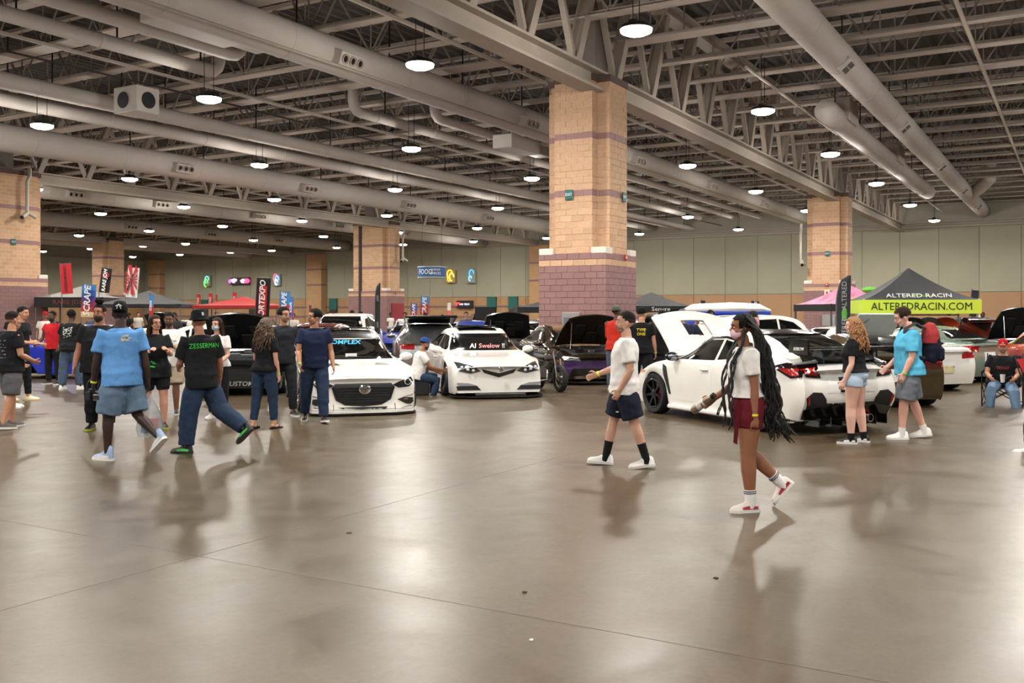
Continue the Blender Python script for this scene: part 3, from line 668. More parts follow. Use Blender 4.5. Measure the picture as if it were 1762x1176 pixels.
    def doors(s, edges, zlo):                                  # door panels in body colour, edges = stations
        for a, b in zip(edges[:-1], edges[1:]):
            zt = s.belt((a+b)/2)-.03
            for o in s.P('door', [(a+.012, zlo), (b-.012, zlo), (b-.012, zt), (a+.012, zt)], 'side', s.body, .004, .01, maxe=.16):
                x = s.L/2-(b-.18); sd = -1 if sum(v.co.x for v in o.data.vertices) < 0 else 1
                q = MB(); q.cbox(-.02, .02, x-.09, x+.09, zt-.09, zt-.06, .008); q.xf(Matrix.Translation((sd*(s.hw+.012), 0, 0))); s.put(q, 'door_handle', s.body, o)
    def hood_up(s, hinge, ln, ang, m_, under=BLKM, bay=True, w0=.72, w1=.62, holes=None):
        z0 = s.top(hinge); y0 = s.L/2-hinge
        if bay:
            e = s.P('engine_bay', [(-.6, .25), (.6, .25), (.66, hinge-.1), (-.66, hinge-.1)], 'top', BLKM, .012, .03, maxe=.14)
            rnd = random.Random(int(hinge*100)+int(s.L*10))
            for k in range(9):
                x, y = rnd.uniform(-.5, .5), s.L/2-rnd.uniform(.35, hinge-.2); q = MB(); a_ = rnd.uniform(.05, .14); zt = s.top(s.L/2-y)
                q.cbox(x-a_, x+a_, y-a_*.8, y+a_*.8, zt-.02, zt+rnd.uniform(.03, .06), .015); s.put(q, 'engine_part', rnd.choice([BLKG, CHRM, mat('engine_grey', '55565a', .4, metal=.7), BLKM]), e, False)
        q = MB(); nx, ny = 12, 8; t_ = .03
        def pt(i, j, dz):
            v = j/ny; u = -1+2*i/nx; w_ = w0+(w1-w0)*v**1.5; x = u*w_; y = ln*v - .10*(u*u)*v; z = .05*(1-u*u)+.03*math.sin(math.pi*v)-dz; return (x, y, z)
        up_ = [pt(i, j, 0) for j in range(ny+1) for i in range(nx+1)]; dn = [pt(i, j, t_) for j in range(ny+1) for i in range(nx+1)]; K = (nx+1)*(ny+1)
        f = [];
        for j in range(ny):
            for i in range(nx):
                if holes and holes(i, j): continue
                a = j*(nx+1)+i; f.append((a, a+1, a+nx+2, a+nx+1)); f.append((K+a+nx+1, K+a+nx+2, K+a+1, K+a))
        for i in range(nx): f.append((i, K+i, K+i+1, i+1)); a = ny*(nx+1)+i; f.append((a+1, K+a+1, K+a, a))
        for j in range(ny): a = j*(nx+1); f.append((a+nx+1, K+a+nx+1, K+a, a)); a += nx; f.append((a, K+a, K+a+nx+1, a+nx+1))
        q.add(up_+dn, f); q.xf(Matrix.Translation((0, y0, z0+.02)) @ Matrix.Rotation(R(ang), 4, 'X'))
        o = s.put(q, 'bonnet', m_, None, 40)
        q = MB()
        for i, j in ((3, 4), (8, 4), (5, 2)):
            p = pt(i, j, t_+.012); q.cbox(p[0]-.13, p[0]+.13, p[1]-.2, p[1]+.2, p[2]-.02, p[2]+.01, .01)
        q.xf(Matrix.Translation((0, y0, z0+.02)) @ Matrix.Rotation(R(ang), 4, 'X')); s.put(q, 'bonnet_liner', under, o, False)
        q = MB(); e1 = Matrix.Translation((0, y0, z0+.02)) @ Matrix.Rotation(R(ang), 4, 'X') @ Vector((w1*.8, ln*.75, 0)); q.tube([(w1*.85, y0+ln*.6, z0-.05), e1], .012, 6); s.put(q, 'prop_rod', CHRM, o)
        return o
    def trunk_up(s, hinge, ln, ang, m_, w=.62):
        z0 = s.top(hinge); y0 = s.L/2-hinge
        q = MB(); q.cbox(-w, w, -ln, 0, 0, .05, .02); q.cbox(-w*.9, w*.9, -ln-.03, -ln+.06, -.12, .04, .02)
        q.xf(Matrix.Translation((0, y0, z0+.02)) @ Matrix.Rotation(R(-ang), 4, 'X')); o = s.put(q, 'boot_lid', m_, None, False)
        s.P('boot_opening', [(-w*.9, hinge+.05), (w*.9, hinge+.05), (w*.85, s.L-.16), (-w*.85, s.L-.16)], 'top', BLKM, .012, .02, maxe=.2)
        return o
WH = {}
def generic(label, sty, col, face, front=None, rear=None, metal=0., hood=None, tail=False, trunk=None, group=None, **kw):
    m_ = col if not isinstance(col, str) else paint(col, metal=metal)
    c = Car(label, sty, m_, front=front, rear=rear, face=face, group=group, res=.16, **kw); S = c.S; L = c.L; T = c.top; B = c.belt
    wsb = [p[0] for p in S['top']]; cow, wt, rt = S['top'][4][0], S['top'][5][0], S['top'][7][0]; rb = S['top'][8][0]
    rw = S['roofw']
    c.windows([(-rw-.08, T(cow)+.02), (rw+.08, T(cow)+.02), (rw-.06, T(wt)-.03), (-rw+.06, T(wt)-.03)],
              [(-rw-.02, T(rb)+.03), (rw+.02, T(rb)+.03), (rw-.12, T(rt)-.05), (-rw+.12, T(rt)-.05)],
              [[(cow+.35, B(cow)+.05), (2.45, B(2.4)+.05), (2.45, T(2.4)-.12), (wt+.1, T(wt)-.13)], [(2.52, B(2.5)+.05), (rt+.15, B(rt)+.06), (rt+.05, T(rt)-.16), (2.52, T(2.5)-.12)]])
    c.mirrors(cow+.35, m_); c.doors([cow+.1, 2.48, rt+.1], .24)
    zb = B(0); z0 = zb
    for nm in (0,):
        c.P('headlight', [(.42, z0-.06), (.78, z0-.01), (.80, z0+.07), (.5, z0+.03)], 'front', LAMPG, mirror=True)
        c.P('grille', [(-.36, z0-.14), (.36, z0-.14), (.4, z0+.0), (-.4, z0+.0)], 'front', BLKM)
        c.P('lower_intake', [(-.5, .22), (.5, .22), (.45, .34), (-.45, .34)], 'front', BLKM)
        zt = B(L)
        c.P('tail_light', [(.40, zt-.12), (.78, zt-.1), (.8, zt+.02), (.42, zt+.03)], 'rear', TAIL, mirror=True)
        c.plate('rear', zt-.24, PLATE)
    if hood: c.hood_up(cow-.1, cow-.25, hood, m_)
    if trunk: c.trunk_up(rb, L-rb-.05, trunk, BLKG)
    return c
# ---- white hatchback with black roof (front view, left of centre)
c = Car('white hatchback with black roof, large hexagonal grille and front splitter', 'hatch', WHITE, front=(-2.40, 15.7), face=197, sweep=.17, W=1.86, drop=.0, zb=.06, wr=.32, camber=5, spokes=14, flare=.05, res=.07, top=[(0,.60),(.12,.645),(.5,.73),(1.15,.82),(1.3,.86),(2.0,1.19),(2.25,1.29),(2.65,1.36),(3.3,1.33),(3.9,1.2),(4.25,.98),(4.46,.82)], belt=[(0,.54),(.3,.62),(1.2,.78),(2.5,.85),(3.6,.92),(4.2,.9),(4.46,.78)],
        nose=[(0,.05),(.2,.0),(.42,.0),(.55,.04),(.66,.13),(.85,.22)])
T, B = c.top, c.belt
BLKROOF = mat('black_roof', '161413', .22, var=.2, coat=.6)
c.windows([(-.72, T(1.3)+.0), (.72, T(1.3)+.0), (.58, T(2.0)-.0), (-.58, T(2.0)-.0)], [(-.6, 1.0), (.6, 1.0), (.5, 1.24), (-.5, 1.24)],
          [[(1.65, .87), (2.5, .90), (2.5, 1.2), (2.15, 1.14)], [(2.56, .90), (3.5, .96), (3.3, 1.17), (2.56, 1.2)]])
c.dz = .1
c.P('roof_panel', [(-.575, 2.04), (.575, 2.04), (.56, 2.3), (.53, 3.5), (-.53, 3.5), (-.56, 2.3)], 'top', BLKROOF, .006, .012)
q = MB(); q.cbox(-.5, .5, c.L/2-2.75, c.L/2-2.5, 1.375, 1.40, .012); c.put(q, 'roof_deflector', BLKROOF)
c.doors([1.55, 2.53, 3.45], .2); c.mirrors(1.62, WHITE)
hd = c.P('bonnet', [(-.60, .16), (.60, .16), (.76, .55), (.74, 1.15), (-.74, 1.15), (-.76, .55)], 'top', WHITE, .008, .014)
c.P('bonnet_vent', [(.30, .82), (.56, .82), (.54, 1.02), (.34, 1.0)], 'top', mat('vent_black', '2c2a28', .4, var=.4, scale=60), .013, .02, mirror=True, parent=hd)
gr = c.P('grille', [(-.30, .285), (0, .26), (.30, .285), (.44, .36), (.50, .56), (.46, .615), (-.46, .615), (-.50, .56), (-.44, .36)], 'front', mat('grille_dark', '0e1014', .3, var=.3, scale=50), .012, .03)
for k in range(6):
    z = .32+k*.045; w_ = .40+.015*k; c.P('grille_slat', [(-w_, z), (w_, z), (w_, z+.012), (-w_, z+.012)], 'front', mat('slat_dark', '23262e', .25, coat=.4), .022, .02, parent=gr, maxe=.2)
c.P('grille_wing', [(-.52, .56), (-.45, .345), (-.30, .262), (0, .235), (.30, .262), (.45, .345), (.52, .56), (.49, .56), (.425, .365), (.29, .285), (0, .26), (-.29, .285), (-.425, .365), (-.49, .56)], 'front', BLKG, .018, .03, parent=gr)
yb = c.L/2+.02
q = MB(); q.lathe([(.075, 0), (.085, .012), (.062, .02), (.06, .0)], 20, 'y'); q.xf(Matrix.Translation((0, yb, .43)) @ Matrix.Diagonal((1.15, 1, .95, 1)))
q.tube([(-.07, yb+.012, .455), (-.035, yb+.014, .43), (0, yb+.016, .405), (.035, yb+.014, .43), (.07, yb+.012, .455)], [.006, .012, .014, .012, .006], 8); q.tube([(-.035, yb+.014, .435), (-.03, yb+.014, .39)], .007, 6); q.tube([(.035, yb+.014, .435), (.03, yb+.014, .39)], .007, 6)
c.put(q, 'badge', CHRM, gr)
for o in c.P('headlight', [(.48, .585), (.58, .535), (.76, .55), (.84, .64), (.82, .70), (.62, .645)], 'front', mat('headlight_dark', '17181b', .08, var=.5, scale=20, coat=1), .01, .02, mirror=True):
    sd = 1 if sum(v.co.x for v in o.data.vertices) > 0 else -1
    y = max(v.co.y for v in o.data.vertices if abs(abs(v.co.x)-.74) < .08)
    q = MB(); q.lathe([(.052, .0), (.058, .015), (.045, .02)], 16, 'y', (sd*.735, y-.01, .535), cap0=False, cap1=False); c.put(q, 'halo_ring', LAMPW, o); q = MB(); q.ell((sd*.735, y-.005, .535), (.035, .02, .035), 12, 6); c.put(q, 'projector', BLKG, o)
for o in c.P('fog_light', [(.56, .345), (.66, .375), (.82, .37), (.83, .30), (.78, .265), (.70, .27)], 'front', BLKM, .012, .03, mirror=True):
    sd = 1 if sum(v.co.x for v in o.data.vertices) > 0 else -1; y = max(v.co.y for v in o.data.vertices)
    q = MB(); q.cbox(min(sd*.66, sd*.74), max(sd*.66, sd*.74), y-.05, y+.0, .235, .26, .008); c.put(q, 'amber_marker', AMB, o)
c.P('lower_intake', [(-.44, .155), (.44, .155), (.40, .225), (-.40, .225)], 'front', BLKM, .008, .02)
c.P('canard', [(.66, .385), (.86, .43), (.86, .46), (.80, .42)], 'front', BLKG, .02, .03, mirror=True)
c.P('side_canard', [(.64, .20), (.80, .23), (.80, .245), (.64, .205)], 'front', mat('canard_grey', '777470', .4), .01, .02, mirror=True)  # thin plain grey sliver low on each bumper corner
sp = MB(); sp.prism([(-.92, c.L/2-.55), (-.86, c.L/2-.12), (-.55, c.L/2+.07), (.55, c.L/2+.07), (.86, c.L/2-.12), (.92, c.L/2-.55)], .02, .036, 'z'); c.put(sp, 'splitter', BLKG, None, False)
sp = MB(); sp.prism([(-.88, c.L/2-.5), (-.84, c.L/2-.12), (-.52, c.L/2+.05), (.52, c.L/2+.05), (.84, c.L/2-.12), (.88, c.L/2-.5)], .045, .085, 'z'); c.put(sp, 'front_lip', WHITE, None, False)
for sd in (-1, 1): q = MB(); q.tube([(sd*.5, c.L/2+.05, .03), (sd*.5, c.L/2-.0, .19)], .007, 6); c.put(q, 'splitter_rod', CHRM)
c.text('KOMPLEX', .095, 'front', (.12, T(2.0)-.06), mat('banner_blue', '2f9fd6', .4, emit=.0), .3, .02, 1.45)
q = MB(); q.cbox(-.06, .14, c.L/2-1.34, c.L/2-1.33, T(1.3)+.04, T(1.3)+.10, .002); c.put(q, 'show_card', PLATE, None, False)
q = MB(); q.tube([(-.6, c.L/2-1.27, T(1.3)+.02), (.1, c.L/2-1.3, T(1.3)+.045)], .008, 5); q.tube([(.0, c.L/2-1.27, T(1.3)+.02), (.6, c.L/2-1.3, T(1.3)+.04)], .008, 5); c.put(q, 'wiper', BLKM)
# ---- white sedan with windscreen lettering (centre)
c = Car('white sedan with sunroof and V shaped black grille in the centre', 'sedan', WHITE, front=(-.22, 18.8), face=193, hs=.98, drop=.0, zb=.08, wr=.33, camber=9, spokes=16, flare=.03, res=.075, rim=CHRM,
        nose=[(0,.03),(.2,.0),(.5,.01),(.62,.04),(.72,.12),(.95,.26)])
T, B = c.top, c.belt
c.windows([(-.71, T(1.45)+.01), (.71, T(1.45)+.01), (.585, T(2.15)-.02), (-.585, T(2.15)-.02)], [(-.6, 1.09), (.6, 1.09), (.5, 1.33), (-.5, 1.33)],
          [[(1.8, .90), (2.6, .93), (2.6, 1.22), (2.25, 1.18)], [(2.66, .93), (3.65, .99), (3.4, 1.2), (2.66, 1.22)]])
c.P('sunroof', [(-.42, 2.35), (.42, 2.35), (.44, 3.2), (-.44, 3.2)], 'top', BLKROOF, .008, .014)
q = MB(); q.cbox(-.43, .43, c.L/2-2.62, c.L/2-2.45, 1.36, 1.40, .01); c.put(q, 'sunroof_deflector', BLKROOF)
c.P('windscreen_trim', [(-.73, T(1.45)-.0), (-.71, T(1.45)-.0), (-.57, T(2.15)-.02), (.57, T(2.15)-.02), (.71, T(1.45)), (.73, T(1.45)), (.585, T(2.15)-.008), (-.585, T(2.15)-.008)], 'front', BLKG, .008)
c.doors([1.65, 2.63, 3.6], .2); c.mirrors(1.8, WHITE)
c.P('bonnet', [(-.5, .2), (.5, .2), (.74, .6), (.76, 1.3), (-.76, 1.3), (-.74, .6)], 'top', WHITE, .006, .012)
gr = c.P('grille', [(-.345, .575), (-.30, .50), (0, .41), (.30, .50), (.345, .575), (.30, .56), (0, .49), (-.30, .56)], 'front', BLKG, .014, .03)
yb = c.L/2+.0; q = MB(); q.lathe([(.05, 0), (.055, .015), (.04, .02), (.038, 0)], 18, 'y'); q.tube([(-.03, .01, -.035), (0, .01, .03), (.03, .01, -.035)], .007, 6); q.tube([(-.018, .01, -.01), (.018, .01, -.01)], .006, 6); q.xf(Matrix.Translation((0, yb+.01, .58))); c.put(q, 'badge', CHRM, gr)
for o in c.P('headlight', [(.36, .53), (.56, .485), (.80, .54), (.835, .70), (.72, .685), (.52, .63)], 'front', LAMPG, .01, .02, mirror=True):
    sd = 1 if sum(v.co.x for v in o.data.vertices) > 0 else -1
    for xx, zz in ((.52, .55), (.63, .57), (.74, .61)):
        y = max(v.co.y for v in o.data.vertices if abs(abs(v.co.x)-xx) < .1); q = MB(); q.ell((sd*xx, y-.03, zz), (.035, .035, .03), 12, 6); c.put(q, 'projector', LAMPW, o)
for o in c.P('fog_light', [(.36, .165), (.83, .165), (.84, .245), (.44, .245)], 'front', BLKM, .012, .03, mirror=True): pass
c.P('fog_trim', [(.43, .25), (.845, .25), (.83, .315), (.6, .30)], 'front', mat('trim_silver', 'b9bcc2', .2, metal=.6), .012, .02, mirror=True)
sp = MB(); sp.prism([(-.95, c.L/2-.5), (-.88, c.L/2-.13), (-.5, c.L/2+.06), (.5, c.L/2+.06), (.88, c.L/2-.13), (.95, c.L/2-.5)], .03, .06, 'z'); sp.prism([(-.5, c.L/2+.04), (.5, c.L/2+.04), (.5, c.L/2-.1), (-.5, c.L/2-.1)], .06, .10, 'z'); c.put(sp, 'splitter', BLKG, None, False)
for sd in (-1, 1): q = MB(); q.cbox(sd*(c.hw-.02)-.05, sd*(c.hw-.02)+.05, c.L/2-3.4, c.L/2-1.4, .03, .10, .01); c.put(q, 'side_skirt', BLKG, None, False)
c.text('Al', .135, 'front', (.26, T(1.45)+.075), mat('decal_white', 'e4e0e0', .5), .35, .01, 1.15); c.text('Swelow', .125, 'front', (-.09, T(1.45)+.075), mat('decal_pink', 'e08a88', .5), .35, .01, 1.15); c.text('!!', .125, 'front', (-.40, T(1.45)+.075), mat('decal_white', 'e4e0e0', .5), .35, .01)
# ---- white wide hatchback with bonnet raised (right, rear three quarter)
c = Car('white hot hatchback with raised bonnet and black rear wing seen from behind', 'hatch', WHITE, rear=(4.70, 13.15), face=24, zb=.17, wr=.335, spokes=7, flare=.05, res=.07, rim=mat('black_rim', '101013', .3, metal=.5, coat=.4), caliper=mat('caliper_red', 'b01818', .3), L=4.52, W=1.86, fs=.9, rs=3.6,
        top=[(0,.66),(.12,.72),(.5,.83),(1.15,.95),(1.3,1.0),(2.05,1.34),(2.6,1.41),(3.2,1.37),(3.85,1.18),(4.3,1.0),(4.52,.90)],
        belt=[(0,.6),(.3,.7),(1.2,.88),(2.5,.92),(3.4,.98),(4.1,1.0),(4.52,.86)], tail=[(0,.26),(.3,.10),(.5,.0),(.66,.0),(.8,.06),(1.0,.07),(1.2,.3)])
T, B = c.top, c.belt; L = c.L
c.windows([(-.70, 1.02), (.70, 1.02), (.56, 1.30), (-.56, 1.30)], [(-.60, 1.02), (.60, 1.02), (.50, 1.34), (-.50, 1.34)],
          [[(1.52, .93), (2.45, .95), (2.45, 1.26), (2.12, 1.25)], [(2.52, .96), (3.32, 1.02), (3.15, 1.16), (2.52, 1.26)]])
for o in c.P('window_surround', [(1.35, .90), (1.48, .90), (2.12, 1.268), (2.5, 1.285), (3.1, 1.20), (3.36, 1.02), (3.42, 1.02), (3.15, 1.225), (2.5, 1.315), (2.08, 1.295)], 'side', BLKG, .012): pass
c.doors([1.45, 2.48, 3.3], .28); c.mirrors(1.5, BLKG)
lid = c.P('rear_glass_band', [(-.70, .97), (.70, .97), (.60, 1.06), (-.60, 1.06)], 'rear', BLKG, .012)
c.P('roof_spoiler', [(-.55, 1.345), (.55, 1.345), (.5, 1.40), (-.5, 1.40)], 'rear', BLKG, .03, .04)
for o in c.P('tail_light', [(.50, .78), (.74, .80), (.80, .88), (.78, .97), (.60, .98), (.48, 1.0), (.55, .92)], 'rear', mat('tail_dark', '1a0c0c', .1, coat=1, var=.2), .014, .03, mirror=True):
    sd = 1 if sum(v.co.x for v in o.data.vertices) > 0 else -1
    c.P('tail_lens', [(sd*.56, .82), (sd*.74, .84), (sd*.80, .90), (sd*.60, .92)], 'rear', TAIL, .022, .02, parent=o)
    c.P('clear_strip', [(sd*.46, .985), (sd*.84, .955), (sd*.80, .975), (sd*.46, 1.01)], 'rear', mat('clear_lens', '9ea3a6', .1, coat=1, var=.3, scale=40), .024, .02, parent=o)
for o in c.P('side_tail_light', [(L-.62, .93), (L-.30, .78), (L-.16, .80), (L-.2, .95), (L-.4, .985)], 'side', MATS['tail_dark'], .014, .03):
    pass
c.P('side_tail_lens', [(L-.5, .905), (L-.29, .81), (L-.2, .82), (L-.24, .91)], 'side', TAIL, .022, .02)
c.P('bumper_corner_vent', [(.40, .36), (.74, .36), (.78, .52), (.66, .60), (.52, .59), (.44, .50)], 'rear', mat('mesh_black', '15161a', .5, var=.5, scale=70), .012, .03, mirror=True)
c.P('reflector', [(.715, .42), (.745, .43), (.76, .53), (.735, .54)], 'rear', TAIL, .018, .03, mirror=True)
c.P('diffuser', [(-.76, .18), (.76, .18), (.78, .36), (.52, .40), (.44, .44), (-.44, .44), (-.52, .40), (-.78, .36)], 'rear', BLKG, .014, .04)
for k in range(7): q = MB(); x = -.6+k*.2; q.box(x-.008, x+.008, -L/2+.06, -L/2+.4, .13, .26); c.put(q, 'diffuser_fin', BLKG, None, False)
for k in (-1, 0, 1): q = MB(); q.lathe([(.055, 0), (.055, -.14), (.045, -.14), (.045, -.02)], 16, 'y', (k*.14, -L/2+.03, .245-.0)); c.put(q, 'exhaust_tip', CHRM)
c.P('tow_strip', [(.10, .36), (.26, .36), (.40, .30), (.40, .28), (.25, .34), (.10, .34)], 'rear', mat('red_trim', '9c1c1c', .4), .03, .05)
c.P('bonnet_edge', [(-.42, .58), (.42, .58), (.36, .80), (-.36, .80)], 'rear', WHITE, .004, .02)
c.plate('rear', .69, BLKG, .19, .10); c.plate('rear', .69, PLATE, .155, .07, 'CTR 517'); c.text('CIVIC', .05, 'rear', (-.52, .86), CHRM, 0, .01, 1.5)
for o in c.P('fender_vent', [(1.36, .36), (1.40, .36), (1.27, .80), (1.18, .84), (1.22, .66)], 'side', BLKM, .012, .03): pass
c.P('side_marker', [(.42, .66), (.62, .68), (.62, .71), (.42, .70)], 'side', AMB, .012, .02)
c.P('quarter_slit', [(L-.62, .42), (L-.54, .56), (L-.52, .56), (L-.60, .42)], 'side', BLKM, .01, .02)
for sd in (-1, 1):
    q = MB(); q.cbox(sd*(c.hw+.0)-.06, sd*(c.hw+.0)+.05, L/2-3.15, L/2-1.35, .13, .20, .02); c.put(q, 'side_skirt', WHITE, None, False)
w0 = MB(); w0.cbox(-.78, .78, -L/2+.08, -L/2+.36, 1.17, 1.20, .012); wing = c.put(w0, 'rear_wing', BLKG, None, False)
for sd in (-1, 1):
    q = MB(); q.prism([(-L/2+.04, 1.10), (-L/2+.42, 1.13), (-L/2+.40, 1.32), (-L/2+.04, 1.31)], sd*.80-.014, sd*.80+.014, 'x'); o = c.put(q, 'wing_endplate', BLKG, wing, False)
    q = MB(); q.prism([(-L/2+.14, .98), (-L/2+.34, 1.02), (-L/2+.32, 1.18), (-L/2+.18, 1.18)], sd*.45-.012, sd*.45+.012, 'x'); c.put(q, 'wing_stay', BLKG, wing, False)
link('lettering', text_mesh('SEIBON', .06, MATS['sign_white'], shear=.2), wing, (-.818, -L/2+.22, 1.18), (R(90), 0, R(-90)))
hd = c.hood_up(1.15, 1.05, 42, WHITE, under=WHITE, w0=.74, w1=.70, holes=lambda i, j: 3 <= j <= 5 and 4 <= i <= 7 )
# ---- dark bronze purple car with bonnet up (behind, beside the column)
BRZ = mat('paint_bronze', '4a3a24', .2, metal=.75, var=.2, scale=1.2, coat=1.); PURP = mat('paint_purple', '5a3a78', .2, metal=.6, var=.25, scale=3, coat=1)
c = generic('dark bronze and purple car with raised bonnet beside the nearest column', 'sedan', BRZ, 194, front=(2.05, 22.4), hood=36, L=4.6, zb=.1, rim=mat('silver_rim', 'b8b8b8', .25, metal=.9), spokes=5)
c.P('front_bumper', [(-.85, .2), (.85, .2), (.82, .56), (-.82, .56)], 'front', PURP, .007, .012); c.P('lower_grille', [(-.7, .2), (.7, .2), (.62, .38), (-.62, .38)], 'front', BLKG, .014, .03); c.P('headlight', [(.42, .56), (.82, .58), (.80, .66), (.5, .63)], 'front', LAMPW, .014, .02, mirror=True)
sp = MB(); sp.prism([(-.92, c.L/2-.4), (-.5, c.L/2+.05), (.5, c.L/2+.05), (.92, c.L/2-.4)], .05, .09, 'z'); c.put(sp, 'splitter', BLKG, None, False)
# ---- right hand group
OLV = mat('paint_olive', '4d4026', .25, metal=.6, var=.08, coat=.9)
c = generic('olive bronze coupe with black wing parked behind the couple', 'coupe', OLV, 3, rear=(6.8, 16.7)); w0 = MB(); w0.cbox(-.7, .7, -c.L/2+.02, -c.L/2+.25, 1.12, 1.15, .01); w0.cbox(-.5, -.46, -c.L/2+.05, -c.L/2+.2, .88, 1.13, .005); w0.cbox(.46, .5, -c.L/2+.05, -c.L/2+.2, .88, 1.13, .005); c.put(w0, 'rear_wing', BLKG, None, False); c.P('tail_band', [(-.7, .70), (.7, .70), (.72, .80), (-.72, .80)], 'rear', mat('dark_tail', '4a0f0c', .15, coat=1), .012)
q = MB(); q.cbox(-.42, .42, -.62, 0, 0, .03, .01); q.xf(Matrix.Translation((0, c.L/2-2.95, 1.25)) @ Matrix.Rotation(R(-40), 4, 'X')); o = c.put(q, 'tailgate', mat('hatch_glass', 'e2f0f0', .3, var=.1), None, False); link('lettering', text_mesh('TGST', .16, BLKM), o, (-.2, c.L/2-3.25, 1.53), (R(-40), 0, R(70)))
c = generic('white coupe with red tail lights and yellowish number plate', 'coupe', WHITE, 20, rear=(9.25, 20.3)); c.plate('rear', .50, PLATEY, .17, .10); q = MB(); q.cbox(-.62, .62, -c.L/2+.05, -c.L/2+.2, .97, 1.0, .01); c.put(q, 'lip_spoiler', WHITE, None, False)
ICE = mat('paint_icegreen', '93a99c', .25, metal=.5, var=.05, coat=.9)
c = generic('pale green fastback coupe with open boot behind the white coupe', 'coupe', ICE, 31, rear=(11.5, 23.0), trunk=75, hs=1.06)
generic('black car with raised bonnet at the far right', 'sedan', '101113', 180, front=(14.9, 27.5), hood=50)
generic('orange car half hidden behind the camping chairs', 'coupe', 'b8431c', 0, rear=(13.4, 21.9), metal=.2)
generic('dark grey car right of the lime canopy', 'sedan', '1d1e22', 70, rear=(19.2, 33.6))
c = generic('white estate car with dark windows behind the braided woman', 'suv', WHITE, -74, front=(9.55, 28.1), hs=.97)
c = generic('blue car carrying a white roof box', 'suv', '1c3aa8', -75, front=(9.2, 31.1), hs=.93)
q = MB(); q.tube([(.0, -1.6, 1.78), (0, -1.3, 1.8), (0, 0, 1.82), (0, .9, 1.81), (0, 1.35, 1.76)], [(.05, .1), (.16, .36), (.2, .42), (.17, .38), (.04, .1)], 16, side=(0, 0, 1)); o = q.build('roof_box', mat('box_white', 'e4e2dc', .35), c.t, True)
q = MB(); q.cbox(-.42, .42, -1.5, 1.2, 1.60, 1.72, .05); q.build('box_base', paint('1c3aa8'), o)
generic('white saloon just right of the estate car', 'sedan', WHITE, -75, front=(13.6, 32.6), hs=.9)
generic('small white van like car behind the raised white bonnet', 'suv', WHITE, -80, front=(5.8, 34.2))
# ---- left and middle groups
generic('bright blue car behind the red shirted man', 'coupe', '1a2fb0', 88, front=(-13.4, 25.3), metal=.2, hs=1.08)
c = generic('black car with raised bonnet and bumper lettering behind the masked woman', 'sedan', '0e0f11', 183, front=(-5.6, 19.2), hood=38); c.P('bumper_banner', [(-.6, .18), (.6, .18), (.6, .32), (-.6, .32)], 'front', BLKM, .02, .03); c.text('US CUSTOMS', .13, 'front', (-.05, .25), mat('decal_grey', 'a8a8a4', .5), .2, .01, 1.1, .03)
generic('dark red car behind the navy shirted man', 'hatch', '6a1214', 175, front=(-5.6, 24.5), metal=.3)
generic('white car with black windows behind the woman in glasses', 'sedan', WHITE, 95, front=(-12.2, 29.5), hs=.98)
SILV = mat('paint_silver', 'a9abac', .2, metal=.8, var=.35, scale=25, coat=.8)
c = generic('silver hatchback with raised black tailgate between the two white cars', 'hatch', SILV, 8, rear=(-2.05, 24.4), hs=1.05)
q = MB(); q.cbox(-.66, .66, -1.15, .0, 0, .06, .025); q.xf(Matrix.Translation((0, -c.L/2+.9, 1.40)) @ Matrix.Rotation(R(-8), 4, 'X')); c.put(q, 'tailgate', BLKG, None, False)
c = generic('black car with raised bonnet just behind the white sedan', 'sedan', '0d0e10', 183, front=(-.1, 27.9), hood=40); c.P('marker_lamp', [(.7, .62), (.84, .66), (.84, .8), (.74, .78)], 'front', TAIL, .02, .03, mirror=True)
generic('bright red sport utility car left of the nearest column', 'suv', 'b3121a', 90, front=(.4, 36.7), hs=.98)
far = [('blue topped car behind the silver hatchback', 'sedan', '1d3ea8', 170, (-1.9, 34.2)), ('blue and white car by the black feather flag', 'coupe', '2338a0', 165, (-4.4, 34.4)), ('white car right behind the black roofed hatchback', 'suv', 'e0ddd6', 178, (-5.6, 29.6)),
       ('white far car behind the curly haired woman', 'sedan', 'e0ddd6', 178, (-10.0, 33)), ('white far coupe by the wide column', 'coupe', 'e0ddd6', 170, (-2.9, 42.6)), ('far black sedan in front of the teal doors', 'sedan', '141416', 185, (1.0, 41)), ('far silver sedan right of the pink banner', 'sedan', '9a9a9c', 185, (-5.2, 48)),
       ('far black sport utility car near the dark tent', 'suv', '101012', 185, (-1.5, 56)), ('far grey hatchback under the black banner', 'hatch', '5a5a5e', 170, (-7.6, 41)), ('far black hatchback among the left crowd', 'hatch', '151518', 170, (-13.8, 37)), ('far white hatchback among the left crowd', 'hatch', 'd8d5ce', 120, (-17.2, 41)),
       ('far dark sedan in front of the red canopy', 'sedan', '1b1b20', 185, (-14.5, 54)), ('far dark coupe below the lime canopy', 'coupe', '26262a', 60, (21, 37)), ('far red sedan at the right behind the pale coupe', 'sedan', '8a1a1a', 70, (17.6, 30.2)), ('far black car behind the white estate', 'sedan', '161618', -80, (20.5, 44)), ('far black car with raised bonnet by the black tent', 'suv', '0f0f11', 185, (6.9, 38.2))]
for k, (lb, sty, col, fc, fr) in enumerate(far): generic(lb, sty, col, fc, front=fr, hood=40 if k in (7, 15, 9) else None)
